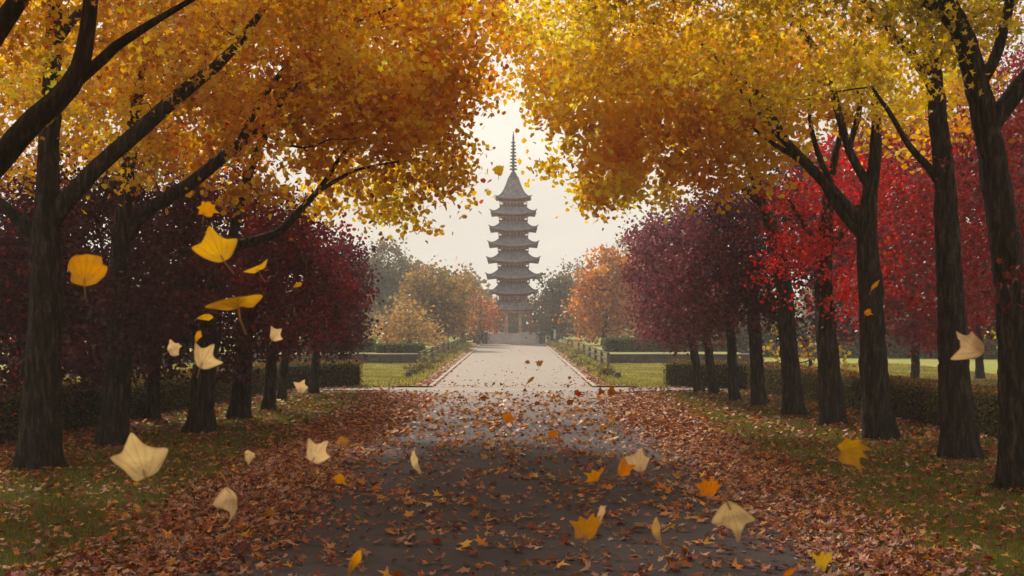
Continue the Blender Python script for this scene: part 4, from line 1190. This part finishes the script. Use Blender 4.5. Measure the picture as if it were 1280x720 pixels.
# ================================================================== leaf litter and grass
def litter():
    rng = np.random.default_rng(21)
    n = 520000
    # sample with density ~1/Y so that near leaves are real-size and dense
    Yv = rng.uniform(7.5, 41.5, n)
    Xv = rng.uniform(-11.5, 11.5, n)
    p3 = np.stack([Xv, Yv, np.zeros(n)], 1)
    ax = np.abs(Xv)
    edge = 3.95
    nz = 0.5 + 0.5*pnoise(p3, 1.3, 2) ; nz2 = 0.5 + 0.5*pnoise(p3, 4.1, 7)
    # probability maps
    inner = np.clip((ax - (2.0 + 0.5*np.where(Xv > 0, 0.6, 0)+0.5*(nz-.5)))/1.2, 0, 1)
    far = np.clip((Yv-16)/18, 0, 1)
    pr_path = 0.014 + (0.16-.08*far)*nz2**3 + 0.03*far*nz2 + 0.75*inner**1.3*(0.35+0.65*nz)
    pr_path = pr_path*np.where(Yv > 38.4, np.clip((40.3-Yv)/2.9, 0, 1)*.16, np.clip((41-Yv)/10, .25, 1))
    gr = np.clip((ax-edge)/2.2, 0, 1)
    pr_grass = 0.55*np.clip(1-(ax-edge)/(0.5+0.6*nz), 0, 1)*(.4+.6*nz2) + 0.02 + 0.13*nz2**3 + 0.26*np.exp(-((ax-8.6)/1.0)**2)*nz
    pr_grass = np.where(Yv > 38.5, 0.01, pr_grass*(1-.45*np.clip((Yv-22)/12, 0, 1)) + .03*nz2)
    pr = np.where(ax < edge, pr_path, pr_grass)
    keep = rng.uniform(size=n) < pr*0.95
    # thin out the middle beyond the junction
    p = p3[keep]
    m = len(p)
    p[:, 2] = 0.012 + rng.uniform(0, 0.022, m) + np.where(np.abs(p[:, 0]) > 3.95, 0.015, 0)
    dens = pr[keep]
    p[:, 2] += np.clip(dens-.25, 0, 1)*rng.uniform(0, .07, m)
    cols = pick_cols(rng, m, LIT, 0.25)
    g = (np.abs(p[:, 0]) > 4.3) & (rng.uniform(size=m) < .35)
    cols[g] = pick_cols(rng, int(g.sum()), [(0.45, 0.22, 0.03), (0.38, 0.12, 0.02), (0.22, 0.02, 0.015)])
    y_ = rng.uniform(size=m) < .06
    cols[y_] = pick_cols(rng, int(y_.sum()), [(0.55, 0.30, 0.04), (0.55, 0.2, 0.02), (0.5, 0.36, 0.2)])
    sz = rng.uniform(.06, .125, m) * np.where(rng.uniform(size=m) < .12, 1.35, 1)
    # larger fresh leaves lying singly and in loose clumps on the bare middle
    nc = 240
    cx_ = rng.uniform(-3.4, 3.4, nc); cyy = 8 + 30*rng.uniform(0, 1, nc)**1.25
    k_ = rng.integers(1, 9, nc); ii = np.repeat(np.arange(nc), k_)
    e_ = np.stack([cx_[ii]+rng.normal(0, .22, len(ii)), cyy[ii]+rng.normal(0, .26, len(ii)), rng.uniform(.02, .05, len(ii))], 1)
    ec = pick_cols(rng, len(ii), [(0.55, 0.20, 0.02), (0.45, 0.12, 0.015), (0.62, 0.30, 0.03), (0.34, 0.10, 0.02), (0.60, 0.38, 0.16), (0.40, 0.22, 0.12), (0.30, 0.09, 0.02)], .2)
    p = np.vstack([p, e_]); cols = np.vstack([cols, ec]); sz = np.concatenate([sz, rng.uniform(.10, .20, len(ii))])
    near = p[:, 1] < 24
    me = scatter('fallen_leaves', rng, p[near], sz[near], cols[near].clip(.004, .8), MAPLE, 0.38)
    o = link_mesh('fallen_leaves', me, M_litter); tag(o, 'rust and brown leaves drifted over the near avenue and its grass edges', 'fallen leaves', None, 'stuff')
    me = scatter('fallen_leaves', rng, p[~near], sz[~near]*.9, cols[~near].clip(.004, .8), SIMPLE, 0.45)
    o = link_mesh('fallen_leaves', me, M_litter); tag(o, 'carpet of small orange leaves where the avenue meets the cross path', 'fallen leaves', None, 'stuff')
    # thin sprinkle on the far path, verges, lawns and behind the right hedge
    n = 11000
    X = rng.uniform(-4.3, 4.3, n); Yf = 41.3 + rng.exponential(18, n)
    ok = (Yf < 105) & (rng.uniform(size=n) < np.where(np.abs(X) > 2.7, np.where(np.abs(X) < 3.5, 1.0, .45), 0.015+0.16*np.exp(-(Yf-41)/2.5)))
    q = np.stack([X, Yf, np.where(np.abs(X) > 2.9, 0.07, 0.02)], 1)[ok]
    n2 = 26000
    X2 = rng.uniform(9, 34, n2); Y2 = rng.uniform(24, 50, n2)
    ok2 = X2 > 6.5 + (39.6-Y2)*.29 + 1.2
    q2 = np.stack([X2, Y2, np.full(n2, 0.04)], 1)[ok2]
    n3 = 900
    q3 = np.stack([rng.choice([-1, 1], n3)*rng.uniform(4.2, 16, n3), 41.4+rng.exponential(7, n3).clip(0, 19), np.full(n3, .04)], 1)
    n4 = 900
    q4 = np.stack([rng.choice([-1, 1], n4)*rng.uniform(3.9, 12, n4), rng.uniform(38.4, 41.3, n4), np.full(n4, .02)], 1)
    q = np.vstack([q, q2, q3, q4])
    cols = pick_cols(rng, len(q), LIT, .25)
    me = scatter('fallen_leaves', rng, q, rng.uniform(.07, .12, len(q)), cols.clip(.004, .8), SIMPLE, .35)
    o = link_mesh('fallen_leaves', me, M_litter); tag(o, 'thin sprinkle of leaves on the pale path, its verges and behind the right hedge', 'fallen leaves', None, 'stuff')
litter()

def grass():
    rng = np.random.default_rng(31)
    V, T, C = [], [], []
    def blades(X, Y, h, w, pal):
        n = len(X)
        p = np.stack([X, Y, np.full(n, -0.01)], 1)
        a = rng.uniform(0, math.pi, n)
        d = np.stack([np.cos(a), np.sin(a), np.zeros(n)], 1)*w[:, None]
        tip = p + np.stack([rng.normal(0, .35, n)*h, rng.normal(0, .35, n)*h, h], 1)
        v = np.stack([p-d, p+d, tip], 1).reshape(-1, 3)
        c = pick_cols(rng, n, pal, .25)*(1+.35*pnoise(p, 1.2, 5))[:, None]
        return v, c
    GP = [(0.10, 0.13, 0.014), (0.15, 0.17, 0.02), (0.21, 0.19, 0.03), (0.26, 0.20, 0.04)]
    for s in (-1, 1):
        for (y0, y1, dens, w, h) in ((8, 16, 1500, .006, .055), (16, 26, 900, .009, .055), (26, 38.5, 500, .014, .05)):
            n = int((y1-y0)*6.5*dens)
            X = s*rng.uniform(3.85, 10.4, n); Y = rng.uniform(y0, y1, n)
            v, c = blades(X, Y, rng.uniform(.5, 1.2, n)*h, rng.uniform(.6, 1.2, n)*w, GP)
            V.append(v); C.append(np.repeat(c, 3, axis=0))
    for s in (-1, 1):       # mown lawns beyond the cross path, verges, lawn edge
        n = 90000
        X = s*rng.uniform(4.2, 20, n); Y = 41.35 + rng.uniform(0, 20.2, n)
        v, c = blades(X, Y, rng.uniform(.05, .10, n), rng.uniform(.015, .035, n), [(0.29, 0.27, 0.065), (0.36, 0.32, 0.09), (0.44, 0.36, 0.12), (0.23, 0.22, 0.06)])
        v[:, 2] += .02
        V.append(v); C.append(np.repeat(c, 3, axis=0))
        n = 9000
        X = s*rng.uniform(3.35, 4.3, n); Y = rng.uniform(41.4, 100, n)
        v, c = blades(X, Y, rng.uniform(.06, .22, n), rng.uniform(.015, .035, n), [(0.30, 0.29, 0.06), (0.40, 0.32, 0.10), (0.20, 0.20, 0.04)])
        v[:, 2] += .05
        V.append(v); C.append(np.repeat(c, 3, axis=0))
    V = np.vstack(V); C = np.vstack(C)
    T = np.arange(len(V)).reshape(-1, 3)
    me = tri_mesh('grass', V, T, C.clip(.003, .6))
    o = link_mesh('grass', me, M_grass); tag(o, 'short green grass under the avenue trees and on the lawns beyond', 'grass', None, 'stuff')
grass()

# ================================================================== leaves in the air
def air_leaf(x, y, px, Y, col, label, seed, shape='kite', rot=0.0, tilt=(0.5, 0.3), grp='leaves falling through the air'):
    rng = np.random.default_rng(seed)
    s = px*Y/F
    base = P(x, y, Y)
    root = empty('falling_leaf', base); tag(root, label, 'leaf', grp)
    # outline in a unit frame
    if shape == 'kite':      # three broad points with hollow sides, stalk at the bottom
        key = [(0, -.40), (.24, -.34), (.50, -.06), (.30, .08), (.14, .22), (.04, .52), (-.12, .34), (-.26, .20), (-.52, .16), (-.36, -.12), (-.18, -.32)]
    elif shape == 'round':
        key = [(0.05*math.cos(a*7)+.46*math.cos(a), .40*math.sin(a)+.03*math.sin(a*9)) for a in np.linspace(-1.45, 4.5, 16)]
    elif shape == 'ray':
        key = [(0, -.10), (.12, -.04), (.34, .02), (.52, .34), (.20, .20), (-.10, .12), (-.52, -.02), (-.30, -.12), (-.12, -.13)]
    elif shape == 'star':
        key = [(0, -.30), (.16, -.36), (.34, -.22), (.40, -.02), (.54, .14), (.30, .20), (.26, .40), (.10, .32), (-.02, .54), (-.16, .30), (-.34, .34), (-.32, .12), (-.50, -.02), (-.30, -.14), (-.28, -.34), (-.12, -.30)]
    else:                    # narrow curled leaf
        key = [(0, -.5), (.16, -.25), (.24, .05), (.12, .36), (0, .52), (-.14, .34), (-.16, .02), (-.10, -.28)]
    key = np.array(key)*(1 + rng.normal(0, .05, (len(key), 1)))
    n = len(key)
    # smooth closed outline
    out = []
    for i in range(n):
        a, b, c, d = key[i-1], key[i], key[(i+1) % n], key[(i+2) % n]
        for t in (0, .2, .4, .6, .8):
            cr = 0.5*((2*b)+(-a+c)*t+(2*a-5*b+4*c-d)*t*t+(-a+3*b-3*c+d)*t**3)
            ln = b*(1-t)+c*t
            out.append(cr*.8+ln*.2)
    out = np.array(out)
    rings = [0.0, .12, .24, .36, .48, .6, .7, .8, .88, .94, 1.0]
    ctr = np.array((0, -0.05))
    V = [(*ctr, 0)]
    for rr_ in rings[1:]:
        for o_ in out:
            q = ctr + (o_-ctr)*rr_
            V.append((q[0], q[1], 0))
    V = np.array(V)
    cu, cf = rng.uniform(.8, 1.7)*rng.choice([-1, 1]), rng.uniform(.3, .9)
    V[:, 2] = cu*V[:, 0]**2*.8 + cf*V[:, 1]**2 + .5*cu*np.clip(V[:, 1]-.1, 0, 1)**2*np.sign(V[:, 0]+.1) + .05*np.sin(V[:, 0]*9+seed)*np.abs(V[:, 1])*2 + 0.02*np.sin(V[:, 1]*14)
    m = len(out)
    F_ = [(0, 1+j, 1+(j+1) % m) for j in range(m)]
    for k in range(len(rings)-2):
        for j in range(m):
            a, b = 1+k*m+j, 1+k*m+(j+1) % m
            F_ += [(a, a+m, b), (b, a+m, b+m)]
    # veins fanning from the stalk, mottling, dry edges
    b0 = np.array((0, -.40 if shape != 'ray' else -.10))
    rel = V[:, :2]-b0; rad_ = np.hypot(rel[:, 0], rel[:, 1]); an = np.arctan2(rel[:, 0], rel[:, 1])
    vd = np.min([np.abs(rad_*np.sin(an-a_)) for a_ in (-1.1, -.62, -.28, 0, .28, .62, 1.1)], axis=0)
    vein = np.exp(-(vd/.016)**2)*(1-.5*rad_.clip(0, 1))
    ringi = np.concatenate([[0], np.repeat(rings[1:], m)])
    mott = pnoise(V, 9, seed)
    tint = np.array(col)*(1 + .10*mott - .30*vein)[:, None]
    edge_ = (np.clip((ringi-.86)/.14, 0, 1)*(.5+.5*pnoise(V, 5, seed+2)).clip(0, 1))[:, None]
    tint = tint*(1-.55*edge_) + np.array((.30, .12, .03))*.55*edge_
    V[:, 2] -= .012*vein
    mat = Matrix.Rotation(R(rot), 4, 'Y') @ Matrix.Rotation(tilt[0], 4, 'Z') @ Matrix.Rotation(tilt[1], 4, 'X') @ Matrix.Rotation(R(90), 4, 'X')
    mat = np.array(mat.to_3x3())
    W = (V*s) @ mat.T
    me = tri_mesh('blade', W, np.array(F_), tint.clip(.01, .9), True)
    link_mesh('blade', me, M_air, root)
    ps = [np.array((0, -.22 if shape != 'ray' else -.02, 0.02)), np.array((.03, -.45, .05)), np.array((.10, -.72, .12))]
    if shape == 'ray': ps = [np.array((.05, .0, .02)), np.array((.12, -.28, .05)), np.array((.26, -.56, .08))]
    pp = [(mat @ (q*s)) for q in ps]
    mb = MB(); mb.tube(pp, [s*.022, s*.016, s*.022], 6)
    mb.build('stalk', M_stalk, root)
M_stalk = plain('leaf_stalk', (0.45, 0.25, 0.08), .2, 20)
AMB = (0.72, 0.33, 0.02); GLD = (0.80, 0.45, 0.05); ORA = (0.75, 0.24, 0.01); CRM = (0.80, 0.58, 0.32); PALE = (0.82, 0.62, 0.30); YLO = (0.82, 0.55, 0.08); BRN = (0.50, 0.26, 0.08)
air = [
 (107, 337, 50, 5.0, AMB, 'round golden leaf falling in front of the far left purple tree', 'round', 8, (.25, .2)),
 (258, 261, 27, 6.0, AMB, 'small amber leaf just below the golden canopy at left, topmost of the falling leaves there', 'star', 20, (.5, .4)),
 (271, 308, 54, 5.0, GLD, 'large bright golden kite-shaped leaf below the small amber leaf', 'kite', -25, (.3, .3)),
 (321, 337, 30, 5.5, GLD, 'golden leaf right of and below the large kite-shaped golden leaf', 'ray', -10, (.3, .2)),
 (372, 356, 14, 7.0, AMB, 'tiny amber leaf in front of the crimson crown, rightmost above the left row', 'narrow', 60, (.3, .4)),
 (294, 380, 66, 4.8, GLD, 'biggest golden leaf with long bent stalk, spread like a ray', 'ray', 6, (.15, .25)),
 (258, 396, 22, 6.0, GLD, 'small golden leaf left of the ray-shaped leaf', 'narrow', 80, (.3, .3)),
 (247, 420, 19, 6.5, AMB, 'small dull amber leaf between the ray-shaped leaf and the pale cream ones', 'narrow', 15, (.5, .3)),
 (219, 434, 24, 6.0, CRM, 'small cream leaf leftmost of the pale ones in front of the purple tree', 'kite', 60, (.4, .3)),
 (257, 446, 40, 5.0, PALE, 'pale yellow square-cornered leaf above the pale-lit short trunk', 'kite', 30, (.2, .25)),
 (345, 418, 22, 6.0, CRM, 'small square cream leaf above the left row trunks', 'kite', 40, (.2, .2)),
 (377, 483, 20, 6.0, CRM, 'small cream leaf low in front of the left hedge', 'kite', 10, (.5, .2)),
 (174, 573, 68, 4.2, PALE, 'largest cream leaf floating above the grass at lower left', 'kite', -20, (.2, .1)),
 (291, 628, 56, 4.4, CRM, 'cream leaf with long points falling over the drift at lower left', 'kite', 160, (.75, .2)),
 (314, 568, 22, 6.0, PALE, 'little pale leaf falling over the grass between the two largest cream leaves', 'kite', 85, (.4, .5)),
 (398, 565, 38, 5.0, CRM, 'cream leaf above the left leaf drift, nearest to the middle', 'kite', 35, (.3, .2)),
 (427, 551, 19, 6.5, BRN, 'faint tan leaf beside the cream leaf above the left leaf drift', 'star', 0, (.4, .4)),
 (424, 597, 20, 6.0, (0.6, .26, .03), 'dull amber leaf low over the left drift', 'star', 45, (.5, .4)),
 (518, 578, 30, 5.4, PALE, 'folded cream and yellow leaf above the left half of the avenue', 'narrow', -25, (.7, .3)),
 (443, 700, 34, 4.6, AMB, 'amber leaf at the bottom edge, left of the middle', 'narrow', 25, (.3, .2)),
 (735, 660, 46, 4.6, (0.55, .26, .05), 'curled amber leaf with a pale tip low over the asphalt', 'star', 10, (.3, .4)),
 (750, 641, 26, 4.7, CRM, 'small upright cream leaf touching the curled amber leaf', 'narrow', 10, (.6, .2)),
 (782, 587, 26, 5.0, ORA, 'orange leaf tucked beside the upper cream leaf over the avenue', 'kite', 60, (.3, .3)),
 (800, 576, 36, 5.2, CRM, 'cream fan-shaped leaf, upper one over the right half of the avenue', 'kite', -5, (.3, .3)),
 (747, 594, 34, 5.4, (0.62, .26, .03), 'amber leaf lying flat in the air left of the orange leaf', 'star', -10, (.6, .9)),
 (820, 663, 36, 4.6, (0.66, .42, .16), 'tan leaf between the curled amber leaf and the big cream leaf', 'narrow', -15, (.4, .2)),
 (887, 611, 34, 4.8, ORA, 'vivid orange leaf over the right drift', 'star', 12, (.2, .2)),
 (917, 648, 52, 4.5, PALE, 'big cream fan-shaped leaf over the right drift', 'kite', 160, (.3, .2)),
 (1063, 561, 44, 4.9, (0.6, .33, .04), 'mustard leaf hanging over the grass in front of the right trunks', 'star', 70, (.3, .3)),
 (1030, 702, 32, 4.5, YLO, 'yellow leaf at the bottom edge, right of the middle', 'star', 25, (.4, .2)),
 (985, 716, 24, 4.6, ORA, 'small orange leaf cut by the bottom edge beside the yellow leaf', 'narrow', 50, (.4, .2)),
 (1212, 430, 48, 4.8, CRM, 'cream pointed leaf in front of the second trunk from the right edge', 'kite', -60, (.3, .2)),
 (1093, 357, 18, 7.0, AMB, 'small golden leaf in front of the third trunk from the right edge', 'narrow', 30, (.4, .3)),
 (1084, 390, 12, 8.0, ORA, 'tiny orange leaf below the small golden one before the third right trunk', 'star', 30, (.4, .3)),
 (624, 213, 16, 7.5, YLO, 'small golden leaf against the sky beside the pagoda spire', 'round', 5, (.4, .4)),
 (646, 163, 7, 9.0, YLO, 'tiny yellow leaf against the sky right at the spire tip', 'round', 5, (.4, .4)),
 (612, 226, 7, 9.0, CRM, 'tiny pale leaf against the sky left of the top pagoda roof', 'narrow', 50, (.4, .4)),
 (635, 521, 18, 7.5, ORA, 'orange leaf in the air over the middle of the avenue, upper one of two', 'kite', 10, (.3, .3)),
 (691, 543, 16, 7.5, ORA, 'orange leaf in the air over the middle of the avenue, lower one of two', 'star', 10, (.3, .3)),
 (675, 454, 12, 9.0, BRN, 'brown leaf tumbling over the pale path, larger of two side by side', 'star', 10, (.5, .5)),
 (659, 452, 8, 9.0, BRN, 'brown leaf tumbling over the pale path, smaller of two side by side', 'star', 40, (.5, .5)),
 (663, 475, 13, 9.0, BRN, 'brown leaf standing on edge in the air over the start of the pale path', 'narrow', 40, (.5, .3)),
 (764, 487, 15, 9.0, (0.45, .17, .04), 'dark amber leaf in the air beside the right verge corner, larger of two', 'kite', 20, (.5, .3)),
 (752, 490, 11, 9.0, (0.40, .12, .03), 'dark amber leaf in the air beside the right verge corner, smaller of two', 'kite', 50, (.5, .3)),
 (723, 492, 9, 9.0, (0.6, .05, .02), 'red leaf blowing where the asphalt meets the pale path', 'star', 20, (.5, .3)),
]
for k, a in enumerate(air):
    air_leaf(a[0], a[1], a[2], a[3], a[4], a[5], 700+k, a[6], a[7], a[8])
rl = random.Random(44)
for k in range(26):
    x = rl.gauss(660, 75); y = rl.uniform(470, 535)
    if x < 540 or x > 790: continue
    c = rl.choice([BRN, (0.55, .2, .03), (0.42, .13, .03), (0.6, .28, .05)])
    air_leaf(x, y, rl.uniform(5, 10), rl.uniform(12, 22) if y < 505 else rl.uniform(10, 15), c, 'small brown leaf blowing low over the far half of the avenue', 800+k, rl.choice(['star', 'kite', 'narrow']), rl.uniform(0, 180), (rl.uniform(0, 1), rl.uniform(0, 1)), 'small leaves blowing low over the avenue')

# ================================================================== haze
def haze():
    m = bpy.data.materials.new('haze_air'); m.use_nodes = True
    t = m.node_tree; t.nodes.clear()
    v = N(t, 'ShaderNodeVolumePrincipled')
    v.inputs['Color'].default_value = (0.92, 0.92, 0.95, 1)
    v.inputs['Density'].default_value = 0.0014
    v.inputs['Anisotropy'].default_value = 0.0
    o = N(t, 'ShaderNodeOutputMaterial'); t.links.new(v.outputs[0], o.inputs['Volume'])
    mb = MB(); mb.box(-430, 430, -70, 430, -1.2, 24)
    ob = mb.build('haze', m)
    tag(ob, 'pale autumn haze hanging over the whole park', 'haze', None, 'stuff')
haze()
